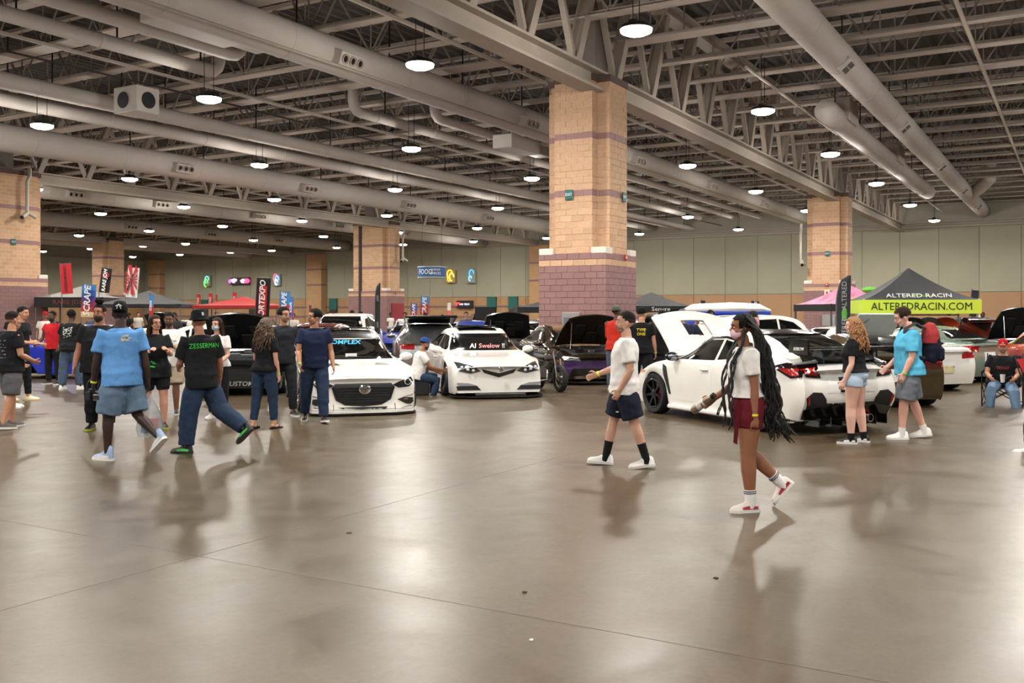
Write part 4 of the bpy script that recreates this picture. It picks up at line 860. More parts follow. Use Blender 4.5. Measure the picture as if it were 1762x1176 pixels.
# ------------------------------------------------------------------ people
def remesh(q, vox, smooth=3, wr=0., wscale=7., seed=0, dec=1.):
    me = bpy.data.meshes.new('tmp'); me.from_pydata(q.v, [], q.f)
    bm = bmesh.new(); bm.from_mesh(me); bmesh.ops.recalc_face_normals(bm, faces=bm.faces); bm.to_mesh(me); bm.free()
    o = bpy.data.objects.new('tmp', me); TMP.collection.objects.link(o)
    r = o.modifiers.new('r', 'REMESH'); r.mode = 'VOXEL'; r.voxel_size = vox
    if smooth: s = o.modifiers.new('s', 'SMOOTH'); s.factor = .5; s.iterations = smooth
    if dec < 1: d = o.modifiers.new('d', 'DECIMATE'); d.ratio = dec
    out = evald(o); bpy.data.objects.remove(o); bpy.data.meshes.remove(me)
    if wr:
        off = Vector((seed*3.1, seed*1.7, 0)); vn = [v.normal.copy() for v in out.vertices]
        for v, n in zip(out.vertices, vn):
            p = v.co; v.co = p+n*(noise.noise(Vector((p.x*wscale, p.y*wscale, p.z*wscale*1.6))+off)*wr+noise.noise(Vector((p.x*wscale*2.5, p.y*wscale*2.5, p.z*wscale*2.2))-off)*wr*.5)
    out.polygons.foreach_set('use_smooth', [True]*len(out.polygons)); return out
def put_mesh(name, me, m_, parent):
    me.materials.clear(); me.materials.append(m_); return link(name, me, parent)
def cloth(col, key=None, rough=.85): return mat('cloth_'+(key or col), col, rough, var=.10, scale=14, bump=.25, bscale=90, spec=.2)
def skinm(col): return mat('skin_'+col, col, .5, var=.08, scale=12, spec=.35)
HAIRD = mat('hair_dark', '0e0b09', .7, var=.4, scale=60, bump=.5, bscale=120, spec=.15); HAIRB = mat('hair_brown', '2e1f14', .7, var=.4, scale=60, bump=.5, bscale=120, spec=.15)
EYEW = mat('eye_white', 'd8d2c8', .3); EYED = mat('eye_dark', '1a120d', .2); 
TM = [(-.10,.10,.08,0),(-.06,.145,.105,0),(.0,.165,.115,-.008),(.08,.155,.11,0),(.16,.148,.105,.005),(.26,.16,.115,.005),(.36,.172,.118,0),(.43,.165,.10,-.006),(.48,.125,.078,-.012),(.52,.065,.06,-.01)]
TF = [(-.10,.10,.085,0),(-.06,.155,.115,-.005),(.0,.172,.122,-.015),(.08,.148,.105,-.003),(.15,.126,.094,.004),(.24,.138,.108,.01),(.31,.15,.125,.018),(.38,.15,.108,.006),(.43,.14,.09,-.004),(.48,.10,.07,-.01),(.52,.055,.052,-.01)]
def person(label, x, y, face, h=1.75, sex='m', fat=1., skin='b98a6e', L=(4,3,4,0), Rr=(-4,3,4,0), la=(5,9,12,0), ra=(5,9,12,0), lean=2, hy=0, hp=0, twist=0,
           top=None, bottom=None, shoes=None, socks=None, hair='short', hairm=None, cap=None, capm=None, beard=None, glasses=False, mask=None, lod=0, band=None, group=None, arm=1., leg=1., z0=0., name='person', seat=None):
    t = thing(name, label, 'person', (x, y, z0), R(face), group); sc = h/1.75; t.scale = (sc, sc, sc)
    vox = (.0092, .0145, .028)[lod]; cv = (.012, .016, .026)[lod]; SK = skinm(skin); fem = sex == 'f'
    ns = (12, 10, 8)[lod]; seed = sum(map(ord, label)) % 97
    hipw = .098 if fem else .095; shw = (.158 if fem else .182)*(1+(fat-1)*.45)
    J = {}; low = 9
    for k, s, q in (('L', -1, L), ('R', 1, Rr)):
        fl, ab, kn, fp = [R(v) for v in q[:4]]; yaw = R(q[4]) if len(q) > 4 else R(8)
        hip = Vector((s*hipw, 0, -.03)); td = Vector((s*math.sin(ab), math.sin(fl), -math.cos(fl))).normalized(); knee = hip+td*.43
        sd = Vector((s*math.sin(ab)*.5, math.sin(fl-kn), -math.cos(fl-kn))).normalized(); ank = knee+sd*.405
        fd = Vector((s*math.sin(yaw)*math.cos(fp), math.cos(yaw)*math.cos(fp), -math.sin(fp))); w_ = Vector((math.cos(yaw), -s*math.sin(yaw), 0)); u = w_.cross(fd).normalized()
        J[k] = (hip, knee, ank, fd, u, w_)
        for c_ in (-.07, .16): low = min(low, (ank+fd*c_-u*.085).z)
    rz = (-low if seat is None else seat/sc+.06)
    root = Vector((0, 0, rz))
    for k in 'LR': J[k] = tuple(v+root for v in J[k][:3])+J[k][3:]
    MU = Matrix.Translation(root) @ Matrix.Rotation(-R(lean), 4, 'X') @ Matrix.Rotation(R(twist), 4, 'Z')
    TR = TF if fem else TM
    def tor(z, infl=0.):
        for a_, b_ in zip(TR[:-1], TR[1:]):
            if a_[0] <= z <= b_[0]:
                k = (z-a_[0])/(b_[0]-a_[0]); v = [a_[i]+(b_[i]-a_[i])*k for i in range(4)]; break
        else: v = list(TR[0] if z < TR[0][0] else TR[-1])
        bf = 1+(fat-1)*(1.25 if z < .3 else .8); return (v[1]*bf+infl, v[2]*(1+(fat-1)*(1.7 if z < .3 else .8))+infl, v[3]+(fat-1)*.05*(1 if .02 < z < .3 else 0))
    def ring(z, infl=0., n=20, zz=None):
        rx, ry, yo = tor(z, infl); MT = Matrix.Translation(root) @ Matrix.Rotation(-R(lean), 4, 'X') @ Matrix.Rotation(R(twist*min(1, max(0, z/.25))), 4, 'Z'); return [MT @ Vector((rx*math.cos(2*math.pi*k/n), yo+ry*math.sin(2*math.pi*k/n), zz if zz is not None else z)) for k in range(n)]
    A = {}
    for k, s, q in (('L', -1, la), ('R', 1, ra)):
        fl, ab, el, inw = [R(v) for v in q[:4]]
        sh = Vector((s*shw, -.01, .435)); ud = Vector((s*math.sin(ab), math.sin(fl)*math.cos(ab), -math.cos(fl)*math.cos(ab))); e = sh+ud*.285
        fv = Vector((s*math.sin(ab)*.6-s*math.sin(inw), math.sin(fl+el)*math.cos(inw), -math.cos(fl+el)*math.cos(inw))).normalized(); w_ = e+fv*.25
        A[k] = [MU @ sh, MU @ e, MU @ w_, (MU.to_3x3() @ fv).normalized(), s]
    # --- body
    q = MB(); lf = (.86 if fem else 1.)*(1+(fat-1)*.8)*arm; gf = (1.05 if fem else 1.)*(1+(fat-1)*.7)*leg
    q.rings([ring(z, -.012) for z in [r_[0] for r_ in TR]])
    q.tube([MU @ Vector((0, -.012, .46)), MU @ Vector((0, .004, .60))], [.062*(.88 if fem else 1)*fat**.5, .054*(.85 if fem else 1)*fat**.5], ns)
    for k in 'LR':
        sh, e, w_, fv, s = A[k]
        q.tube([sh, sh.lerp(e, .35), e, e.lerp(w_, .28), w_], [.056*lf, .05*lf, .039*lf, .043*lf, .027*lf**.5], ns, roundcap=True)
        fwd = MU.to_3x3() @ Vector((0, 1, 0)); wd_ = fwd-fv*fwd.dot(fv)
        if wd_.length < .35: wd_ = Vector((0, 0, 1))-fv*fv.z
        wd_.normalize(); n_ = fv.cross(wd_).normalized()
        inward = (MU.to_3x3() @ Vector((-s, 0, 0)));
        if n_.dot(inward) < 0: n_ = -n_
        if abs(n_.dot(inward)) < .2 and n_.z > 0: n_ = -n_
        q.tube([w_-fv*.02, w_+fv*.035, w_+fv*.085], [(.03, .02), (.041, .0165), (.039, .014)], 12, side=wd_)
        fr = .0088 if lod == 0 else .0105
        for i, (o_, ln) in enumerate(((-.031, .058), (-.0105, .074), (.0105, .08), (.031, .07))):
            b_ = w_+fv*.078+wd_*o_; c1 = b_+(fv*.85+n_*.35+wd_*o_*1.0).normalized()*ln*.5; c2 = c1+(fv*.45+n_*.85).normalized()*ln*.5
            q.tube([b_, c1, c2], [fr, fr*.95, fr*.8], 8, roundcap=True)
        b_ = w_+fv*.02+wd_*.034; c1 = b_+(fv*.6+wd_*.75+n_*.25).normalized()*.04; q.tube([b_, c1, c1+(fv*.9+n_*.35).normalized()*.032], [.0125, .011, .009], 8, roundcap=True)
        hip, kn, an, fd, u, w2 = J[k]
        q.tube([hip, hip.lerp(kn, .3), hip.lerp(kn, .7), kn, kn.lerp(an, .28), kn.lerp(an, .7), an], [.088*gf, .086*gf, .068*gf, .054*gf, .057*gf, .042*gf, .034*gf], 14, roundcap=True, side=(1, 0, 0))
        q.tube([an-fd*.04-u*.03, an+fd*.06-u*.05, an+fd*.14-u*.065], [.025, .029, .022], 10, roundcap=True)
    MH = MU @ Matrix.Translation((0, .012, .552)) @ Matrix.Rotation(R(hy), 4, 'Z') @ Matrix.Rotation(-R(hp), 4, 'X') @ Matrix.Translation((0, 0, .125))
    hs_ = .95 if fem else 1.; i0 = len(q.v)
    q.ell((0, -.012, .03), (.075, .095, .084), 18, 12); q.ell((0, .018, -.035), (.060, .070, .080), 16, 10); q.ell((0, .058, -.088), (.027, .028, .024), 12, 8)
    q.ell((0, .035, .03), (.062, .062, .062), 14, 8); q.tube([(0, .088, .015), (0, .106, -.018), (0, .098, -.032)], [.009, .0145, .013], 8, roundcap=True); q.ell((0, .084, -.056), (.024, .014, .012), 10, 6)
    q.ell((0, .074, .028), (.052, .022, .012), 12, 6)
    for s in (-1, 1): q.ell((s*.077, -.008, -.008), (.011, .021, .033), 10, 8); q.ell((s*.042, .055, -.03), (.024, .025, .026), 10, 6); q.tube([(s*.052, -.01, -.035), (s*.034, .05, -.085)], [.02, .018], 8, roundcap=True)
    q.xf(MH @ Matrix.Diagonal((hs_, hs_, hs_, 1)), i0)
    body = put_mesh('body', remesh(q, vox, 2 if lod == 0 else 1), SK, t)
    def hx(q, name, m_, parent=t, smooth=True): q.xf(MH @ Matrix.Diagonal((hs_, hs_, hs_, 1))); return q.build(name, m_, parent, smooth)
    hm_ = hairm or HAIRD
    if lod < 2:
        for s in (-1, 1):
            q = MB(); q.ell((s*.031, .079, .006), (.0145, .008, .0075), 10, 6); e_ = hx(q, 'eye', EYEW); q = MB(); q.ell((s*.031, .0845, .006), (.0065, .004, .0065), 8, 6); hx(q, 'iris', EYED, e_)
            q = MB(); q.tube([(s*.014, .092, .027), (s*.032, .091, .033), (s*.05, .08, .027)], [.003, .0045, .003], 6); hx(q, 'eyebrow', hm_)
        if not mask: q = MB(); q.tube([(-.024, .086, -.055), (0, .099, -.053), (.024, .086, -.055)], [.003, .0065, .003], 6); q.tube([(-.018, .086, -.061), (0, .097, -.062), (.018, .086, -.061)], [.003, .006, .003], 6); hx(q, 'lips', mat('lips_'+skin, '8a5348' if skin > '6' else '4a2a26', .45))
    # --- hair and headwear
    def scalp(infl, front=.30, low=-.25, m_=hm_, name='hair', nz_=0.):
        q = MB(); c0 = Vector((0, -.014, .036)); r0 = Vector((.077+infl, .096+infl, .086+infl)); n1, n2 = 22, 14; idx = {}; vs_ = []; fs = []
        for i in range(n2+1):
            ph = math.pi/2-math.pi*.80*i/n2
            for k in range(n1):
                th = 2*math.pi*k/n1; d = Vector((math.cos(ph)*math.cos(th), math.cos(ph)*math.sin(th), math.sin(ph)))
                rr = 1+nz_*noise.noise(d*6+Vector((seed, 0, 0))); vs_.append(c0+Vector((d.x*r0.x*rr, d.y*r0.y*rr, d.z*r0.z*rr)))
        ok = lambda d: d.z > low and (d.y < front or d.z > .42+.25*(d.y-front))
        for i in range(n2):
            for k in range(n1):
                f = (i*n1+k, i*n1+(k+1) % n1, (i+1)*n1+(k+1) % n1, (i+1)*n1+k); c_ = sum((vs_[j] for j in f), Vector())/4-c0; c_ = Vector((c_.x/r0.x, c_.y/r0.y, c_.z/r0.z))
                if ok(c_.normalized()): fs.append(f)
        q.add(vs_, fs)
        return hx(q, name, m_)
    if hair == 'short' and not cap: scalp(.014, .5, -.35, nz_=.06)
    elif hair == 'fade' and not cap: scalp(.010, .45, .18, nz_=.05); scalp(.004, .35, -.35, mat('hair_fade', '3a2d26', .8, spec=.1), 'hair_sides')
    elif hair == 'short': scalp(.006, .3, -.45)
    elif hair == 'bun':
        scalp(.008, .45, -.3); q = MB(); q.ell((0, .0, .155), (.05, .05, .045), 14, 8); 
        for k in range(26): a_ = random.Random(k).uniform(0, 6.28); b_ = random.Random(k+50).uniform(-.3, 1.2); q.ell((.045*math.cos(a_)*math.cos(b_), .045*math.sin(a_)*math.cos(b_), .155+.04*math.sin(b_)), (.016, .016, .016), 7, 5)
        hx(q, 'bun', hm_)
    elif hair in ('long', 'curly'):
        scalp(.016, .45, -.6, nz_=.05); rn = random.Random(seed); q = MB(); nl = 110 if hair == 'curly' else 70
        for k in range(nl):
            th = rn.uniform(math.pi*.92, math.pi*2.08) if hair == 'long' else rn.uniform(math.pi*.86, math.pi*2.14); ph = rn.uniform(-.3, .9); rr = rn.uniform(.9, 1.1)
            p = Vector((.085*math.cos(th)*math.cos(ph), -.012+.1*math.sin(th)*math.cos(ph), .03+.09*math.sin(ph)))
            ln = rn.uniform(.24, .36) if hair == 'long' else rn.uniform(.24, .40); pts = [p]; n1 = 7; wv = rn.uniform(0, 6.28)
            out = Vector((math.cos(th), min(math.sin(th), .05)*1.0, 0))
            for j in range(1, n1+1):
                v = j/n1; am = .022 if hair == 'curly' else .006
                pts.append(p+Vector((0, 0, -ln*v-.05*v*v))+out*(.055*math.sin(v*1.6)*(1.4 if hair == 'curly' else .55))*rr+Vector((math.sin(wv+v*13)*am, math.cos(wv+v*13)*am-.015*v, 0)))
            q.tube(pts, [.012, .014, .014, .013, .013, .011, .009, .004], 6, cap=True)
        hx(q, 'hair_lengths', hm_)
    if cap:
        cm = capm or BLKM; sg = -1 if cap == 'back' else 1; q = MB()
        if cap == 'bucket':
            q.lathe([(.125, .0), (.118, .012), (.094, .055), (.09, .10), (.07, .128), (.02, .132)], 22, 'z', (0, -.012, .015)); q.xf(Matrix.Diagonal((.95, 1.14, 1, 1))); hx(q, 'hat', cm)
        else:
            q.lathe([(.086, .0), (.088, .03), (.08, .075), (.055, .108), (.012, .12)], 22, 'z', (0, -.012, .022)); q.xf(Matrix.Diagonal((.95, 1.16, 1, 1))); o = hx(q, 'cap', cm)
            q = MB(); rr = [(.0, .15), (.035, .145), (.06, .125), (.075, .085)]; pl = [(-x_, y_) for x_, y_ in rr[::-1]]+rr[1:]; q.prism([(x_, sg*y_+(-.01 if sg < 0 else 0)) for x_, y_ in pl]+[(.06, sg*.04), (-.06, sg*.04)], .028, .036, 'z'); hx(q, 'bill', cm, o, False)
    if beard:
        q = MB(); b_ = -.0035 if beard == 'stubble' else 0; q.ell((0, .03, -.066), (.062+b_, .062+b_*2, .056+b_), 16, 10); q.ell((0, .055, -.095), (.036+b_*2, .034+b_*2, .032+b_*2), 12, 8); bo = hx(q, 'beard', mat('beard_'+beard, {'full': '1c1512', 'stubble': '7d6050'}.get(beard, '1c1512'), .8, bump=.4, bscale=150))
        if beard == 'stubble': pass
        q = MB(); q.tube([(-.024, .088, -.048), (0, .101, -.042), (.024, .088, -.048)], [.005, .008, .005], 6); q.ell((0, .088, -.06), (.02, .016, .006), 10, 6); hx(q, 'moustache', MATS['beard_'+beard])
    if mask:
        q = MB(); q.ell((0, .046, -.056), (.064, .066, .05), 16, 10); q.ell((0, .085, -.035), (.03, .028, .03), 10, 8); hx(q, 'face_mask', cloth(mask)); q = MB()
        for s in (-1, 1): q.tube([(s*.058, .05, -.03), (s*.08, -.005, -.0)], .003, 5)
        hx(q, 'mask_strap', cloth(mask))
    if glasses:
        q = MB()
        for s in (-1, 1):
            q.tube([(s*.031+.024*math.cos(k*.628), .096, .004+.019*math.sin(k*.628)) for k in range(11)], .0028, 5); q.tube([(s*.055, .094, .01), (s*.077, .0, .008)], .0025, 5)
        q.tube([(-.007, .1, .008), (.007, .1, .008)], .0025, 5); hx(q, 'glasses', BLKG)
    # --- clothes
    out = dict(t=t, J=J, A=A, MU=MU, MH=MH, hx=hx, lod=lod)
    if top:
        hem = top.get('hem', -.09); inf = top.get('loose', .02); q = MB(); zs = [z for z in (-.2, -.14, -.09, -.04, .02, .08, .15, .22, .29, .36, .42, .455) if z > hem+.015]
        q.rings([ring(max(hem, -.0) if hem < 0 else hem, inf+.024, zz=hem)]+[ring(max(z, -.02) if z < 0 else z, inf+(.02 if z < .06 else .008 if z < .2 else 0)) for z in zs]+[ring(.485, .012), ring(.50, .008)])
        sl = top.get('sleeve', .62)
        for k in 'LR':
            sh, e, w_, fv, s = A[k]; c0 = MU @ Vector((s*shw*.42, -.008, .385)); g = lf*(1+(top.get('sw', 1.)-1)*.55)
            if sl <= 0: q.tube([c0, sh.lerp(e, .05)], [.075*g, .06*g], 12, roundcap=True)
            elif sl <= 1: q.tube([c0, sh+Vector((0, 0, .004)), sh.lerp(e, .4*sl/.6), sh.lerp(e, sl)], [.066*g, .056*lf+.027, .051*lf+.024+.012*(top.get('sw', 1.)-1), .047*lf+.026+.03*(top.get('sw', 1.)-1)], 14)
            else: q.tube([c0, sh, e, e.lerp(w_, .5), w_], [.075*g, .07*g, .056*g, .052*g, .04*g], 14)
        me = remesh(q, cv, 3, .0085 if lod < 2 else 0, 8, seed); me.materials.clear()
        out['top'] = put_mesh(top.get('name', 'shirt'), me, top['m'], t)
        q = MB(); q.rings([ring(.478, .016), ring(.497, .014), ring(.508, .004)], False, False); q.build('collar', top.get('cm', top['m']), out['top'], True) if lod < 2 else None
    if bottom:
        q = MB(); lo = bottom.get('len', 1.); inf = bottom.get('loose', .012); wz = bottom.get('waist', .06)
        q.rings([ring(wz, min(inf, .008))]+[ring(z, min(inf, .01)) for z in (.03, -.01, -.05, -.10) if z < wz-.015])
        for k in 'LR':
            hip, kn, an, fd, u, w2 = J[k]; g = gf; fl_ = bottom.get('flare', .0)
            if lo <= 1.:       # shorts: fraction of thigh
                e_ = hip.lerp(kn, lo); q.tube([hip+Vector((0, 0, .095)), hip+Vector((0, 0, .05)), hip, hip.lerp(kn, lo*.4), e_], [.05*g, .08*g+.014, .088*g+max(.014, inf*.5), .09*g+max(.014, inf)+fl_*.5, (.094-.028*lo)*g+inf+fl_], 16, side=(1, 0, 0))
            else:
                f_ = bottom.get('leg', 1.); e_ = kn.lerp(an, min(1., lo-1)*1.0)
                q.tube([hip+Vector((0, 0, .095)), hip+Vector((0, 0, .05)), hip, hip.lerp(kn, .5), kn, kn.lerp(e_, .4), e_], [.05*g, .08*g+.014, .088*g+max(.014, inf*.5), (.086*g+inf)*f_**.5, (.064*g+inf)*f_, (.06*g+inf)*f_, (.046*g+inf)*f_], 16, side=(1, 0, 0))
        me = remesh(q, cv, 3, .008 if lod < 2 else 0, 8, seed+5); out['bottom'] = put_mesh(bottom.get('name', 'shorts' if lo <= 1 else 'trousers'), me, bottom['m'], t)
    if socks:
        for k in 'LR':
            hip, kn, an, fd, u, w2 = J[k]; q = MB(); sl = socks.get('len', .35); p1 = an.lerp(kn, sl)
            q.tube([an-u*.05+fd*.01, an, p1], [.045, .041*gf, (.036+.02*sl)*gf+.004], 12); o = q.build('sock', socks['m'], t, True)
            if 'stripe' in socks:
                for f_ in (.72, .86): q = MB(); q.tube([an.lerp(p1, f_), an.lerp(p1, f_+.06)], [(.038+.014*sl)*gf+.0065]*2, 12); q.build('sock_stripe', socks['stripe'], o, True)
    if shoes:
        for k in 'LR':
            hip, kn, an, fd, u, w2 = J[k]; g = .92 if fem else 1.
            if shoes.get('kind') == 'sandal':
                q = MB(); rs = []
                for c_, hw_ in ((-.075, .028), (-.03, .036), (.06, .04), (.13, .045), (.18, .036), (.2, .015)):
                    o_ = an+fd*c_*g-u*.082; rs.append([o_-w2*hw_, o_+w2*hw_, o_+w2*hw_+u*.018, o_-w2*hw_+u*.018])
                q.rings(rs); o = q.build('sandal', shoes['m'], t)
                q = MB(); p = an+fd*.12-u*.062
                for s in (-1, 1): q.tube([p+fd*.03, p+w2*s*.03-fd*.03+u*.022, p+w2*s*.042-fd*.06-u*.005], .006, 6)
                q.build('strap', shoes['m'], o); continue
            hi = .05 if shoes.get('high') else 0.
            q = MB(); rs = []
            for c_, hw_, ht in ((-.085, .018, .05), (-.075, .031, .085+hi), (-.045, .04, .105+hi), (.0, .042, .108+hi), (.045, .043, .088+hi*.2), (.085, .046, .066), (.13, .05, .055), (.17, .045, .047), (.195, .03, .036), (.203, .012, .02)):
                o_ = an+fd*c_*g-u*.072; rs.append([o_+w2*hw_*math.cos(a_)*g*(1 if math.sin(a_) < .3 else .82)+u*(max(0, math.sin(a_))*ht+min(0, math.sin(a_))*.004) for a_ in [2*math.pi*j/12 for j in range(12)]])
            q.rings(rs); o = q.build('shoe', shoes['m'], t, 50)
            q = MB(); rs = []
            for c_, hw_ in ((-.09, .02), (-.07, .038), (0, .045), (.08, .05), (.14, .053), (.185, .042), (.208, .018)):
                o_ = an+fd*c_*g-u*.085; rs.append([o_-w2*hw_*g, o_+w2*hw_*g, o_+w2*hw_*g+u*.028, o_-w2*hw_*g+u*.028])
            q.rings(rs); q.build('sole', shoes.get('sole', MATS['sole_white']), o, 50)
            if 'trim' in shoes and lod < 2:
                for s in (-1, 1):
                    q = MB(); q.add([an+fd*c_*g+w2*s*hw_*g-u*zz for c_, hw_, zz in ((-.06, .042, .03), (-.06, .045, .055), (.02, .0475, .055), (.10, .053, .055), (.10, .046, .035), (.03, .044, .022))], [(0, 1, 2, 3, 4, 5)]); q.build('shoe_panel', shoes['trim'], o)
    if band:
        for k in band[0]:
            sh, e, w_, fv, s = A[k]; q = MB(); p = w_-fv*.012; q.tube([p-fv*.010, p+fv*.010], [.033*lf**.5]*2, 14); q.build('wristband', mat('band_'+band[1], band[1], .5), t, True)
    # --- flat print on shirts
    if top:
        me = out['top'].data; bm = bmesh.new(); bm.from_mesh(me); bv = BVHTree.FromBMesh(bm); bm.free()
        def prnt(src, pos, back, m_=None, name='print'):
            """src: mesh in XY plane; laid on the shirt front or back at (x, z above pelvis)"""
            s = 1 if back else -1; M3 = MU
            for v in src.vertices:
                o_ = M3 @ Vector((pos[0]*s+v.co.x*s, -.6*s, pos[1]+v.co.y)); d = M3.to_3x3() @ Vector((0, s, 0)); h_ = bv.ray_cast(o_, d)
                if h_[0] is not None: v.co = h_[0]-d*(.005+v.co.z*.2)
                else: v.co = o_+d*.5
            if m_: src.materials.clear(); src.materials.append(m_)
            return link(name, src, out['top'])
        out['prnt'] = prnt
    return out
mat('sole_white', 'd8d5d0', .6, var=.08)
BT = cloth('16171a', 'black'); WT = cloth('dedbd8', 'white'); JEAN = mat('denim', '27364d', .85, var=.3, scale=9, bump=.3, bscale=120, spec=.2); JEANL = mat('denim_light', '5d7187', .85, var=.3, scale=9, bump=.3, bscale=120, spec=.2)
WSH = dict(m=mat('shoe_white', 'dcdad6', .5, var=.05), sole=MATS['sole_white']); BSH = dict(m=mat('shoe_black', '151517', .5), sole=MATS['sole_white'])
def blob(n, seed, rx, ry, size):
    rn = random.Random(seed); q = MB()
    for k in range(n):
        x, y, w_, h_ = rn.uniform(-rx, rx), rn.uniform(-ry, ry), rn.uniform(.3, 1)*size, rn.uniform(.25, .6)*size; q.add([(x-w_, y-h_, 0), (x+w_*.9, y-h_*.7, 0), (x+w_, y+h_, 0), (x-w_*.6, y+h_*.9, 0)], [(0, 1, 2, 3)])
    return q.mesh('print', BT)
PW = mat('print_white', 'cfcfcf', .7)
# 1 braided woman
G = person('woman with long black braids, white top and maroon shorts walking left', 1.99, 8.18, 93, 1.66, 'f', 1.06, '8a5a42', L=(3,2,6,0), Rr=(-8,2,38,50), la=(-2,6,6,0), ra=(10,10,50,10), lean=3, hy=0,
    top=dict(m=WT, hem=.06, loose=.014, sleeve=.62, sw=1.1), bottom=dict(m=cloth('5d1623', 'maroon'), len=.42, loose=.012, waist=.12), socks=dict(m=WT, len=.28, stripe=mat('navy_stripe', '20264a', .7)),
    shoes=dict(m=mat('shoe_red_white', 'd6c9c6', .5, var=.1), trim=mat('shoe_red', '9c2430', .5)), hair='short', mask='e3bcc8', band=('L', 'e3d83a'), leg=1.1)
q = MB(); rn = random.Random(3); MHi = G['MH']; MUi = G['MU']; HB = mat('braid_black', '0f0d0d', .5, var=.4, scale=80, bump=.6, bscale=100)
for k in range(74):
    th = rn.uniform(math.pi*.97, math.pi*2.03); ph = rn.uniform(-.2, 1.2); p = MHi @ Vector((.086*math.cos(th)*math.cos(ph), -.014+.108*math.sin(th)*math.cos(ph), .036+.098*math.sin(ph)))
    sx = math.cos(th); ln = rn.uniform(.72, 1.0); front = k % 9 == 0; b0 = Vector((sx*.11, .10 if front else -.13-.05*rn.random(), 1.36)); pts = [p]; rad = [.011]; amp = rn.uniform(.008, .02); w0 = rn.uniform(0, 6)
    if front: ps = [p, Vector((sx*.11, .075, 1.48)), Vector((sx*.12, .155, 1.3)), Vector((sx*.14, .17+.03*rn.random(), 1.05)), Vector((sx*.16, .17+.04*rn.random(), .72+.2*rn.random()))]
    else: sp_ = rn.uniform(-.13, .13); ps = [p, Vector((sx*.12, -.10, 1.56)), Vector((sx*.13, -.15-.04*rn.random(), 1.32)), Vector((sx*.13+sp_*.4, -.20-.05*rn.random(), 1.05)), Vector((sx*.12+sp_*.8, -.20-.09*rn.random(), .85)), Vector((sx*.1+sp_, -.20-.22*rn.random(), .60+.2*rn.random()))]
    ps = spline([tuple(v) for v in ps], 9); n1 = len(ps)
    ps = [v+Vector((math.sin(w0+j*.55)*amp*min(1, j/12), math.cos(w0+j*.5)*amp*.8*min(1, j/12), 0)) for j, v in enumerate(ps)]
    q.tube(ps, [(.0105 if j % 2 else .0078)*(1 if j < n1-5 else .75) for j in range(n1)], 6)
q.build('braids', HB, G['t'], True)
q = MB()
for k in range(9):
    a_ = k/9*2*math.pi; q.ell(tuple(MHi @ Vector((.03*math.cos(a_)-.02, -.135, .035+.03*math.sin(a_)))), (.02, .016, .02), 8, 6)
q.build('scrunchie', cloth('d79aa0', 'pink'), G['t'], True)
q = MB(); hp_ = G['J']['L'][0]
q.add([(-.175, .1, .98), (-.178, .14, .98), (-.172, .17, .62), (-.170, .135, .6)], [(0, 1, 2, 3)]); q.add([(-.170, .1, .98), (-.172, .14, .98), (-.166, .17, .62), (-.164, .135, .6)], [(3, 2, 1, 0)]); q.build('sash', cloth('5d1623', 'maroon'), G['t'])
sh, e, w_, fv, s = G['A']['R']
bt = thing('water_bottle', 'metal drink bottle with printed band held by the braided woman', 'bottle', (0, 0, 0)); bt.location = Matrix.Translation((1.99, 8.18, 0)) @ Matrix.Rotation(R(93), 4, 'Z') @ ((w_+fv*.1)*(1.69/1.75)); bt.rotation_euler = (R(30), R(-50), R(93))
q = MB(); q.lathe([(.034, -.13), (.036, -.12), (.036, .08), (.026, .10), (.02, .115)], 16); q.build('flask', mat('bottle_metal', '8a7a68', .3, metal=.7), bt, True); q = MB(); q.lathe([(.024, .112), (.024, .145)], 14); q.build('cap', BLKM, bt, True); q = MB(); q.lathe([(.0366, -.06), (.0366, .03)], 16, cap0=False, cap1=False); q.build('printed_band', mat('band_print', 'c9c4c0', .5, var=.6, scale=50), bt, True)
# 2 man in white tee
M2 = person('man in white tee and navy shorts walking left', 1.22, 10.48, 86, 1.70, 'm', 1.04, 'c29680', L=(-15,2,3,6), Rr=(16,2,4,-4), la=(-8,10,34,12), ra=(16,8,52,0), lean=-2, hy=3,
    top=dict(m=WT, hem=-.12, loose=.03, sleeve=.72, sw=1.25), bottom=dict(m=cloth('171c2b', 'navyshort'), len=.85, loose=.022, flare=.03), socks=dict(m=BT, len=.45), shoes=WSH, hair='fade', beard='stubble', band=('R', 'd8d23c'))
q = MB(); q.add([(0, 0, 0), (.03, 0, 0), (.03, .012, 0), (0, .012, 0)], [(0, 1, 2, 3)]); q.xf(Matrix.Translation((-.165, .1, .62)) @ Matrix.Rotation(R(90), 4, 'X') @ Matrix.Rotation(R(-90), 4, 'Y')); q.build('logo_mark', PW, M2['t'])
# 3 man in blue tee
M3 = person('man in sky blue tee and denim shorts seen from behind with camera', -4.45, 11.0, 62, 1.80, 'm', 1.08, '33211c', L=(9,4,10,0,4), Rr=(-14,3,40,40,4), la=(2,13,10,0), ra=(-2,11,8,0), lean=2, hy=-10, twist=-36,
    top=dict(m=cloth('5b8fc8', 'sky'), hem=-.13, loose=.035, sleeve=.68, sw=1.3), bottom=dict(m=JEANL, len=.95, loose=.03, flare=.035, waist=.0), shoes=dict(m=mat('shoe_blue', '8ba0bd', .5, var=.1), trim=PW, high=1), hair='short', cap='back', capm=cloth('121316', 'capblack'), band=('L', 'e3d83a'))
M3['prnt'](blob(12, 3, .055, .03, .022), (.03, .40), True, mat('print_grey', 'b8b4ac', .7)); M3['prnt'](text_mesh('SYMA', .026, BT), (.03, .40), True)
q = MB(); q.tube([(-.03, -.128, .075), (-.0, -.131, .09), (.03, -.128, .075)], .006, 6); q.tube([(-.022, -.127, .045), (-.0, -.131, .1), (.022, -.127, .045)], .005, 6); M3['hx'](q, 'cap_logo', PW)
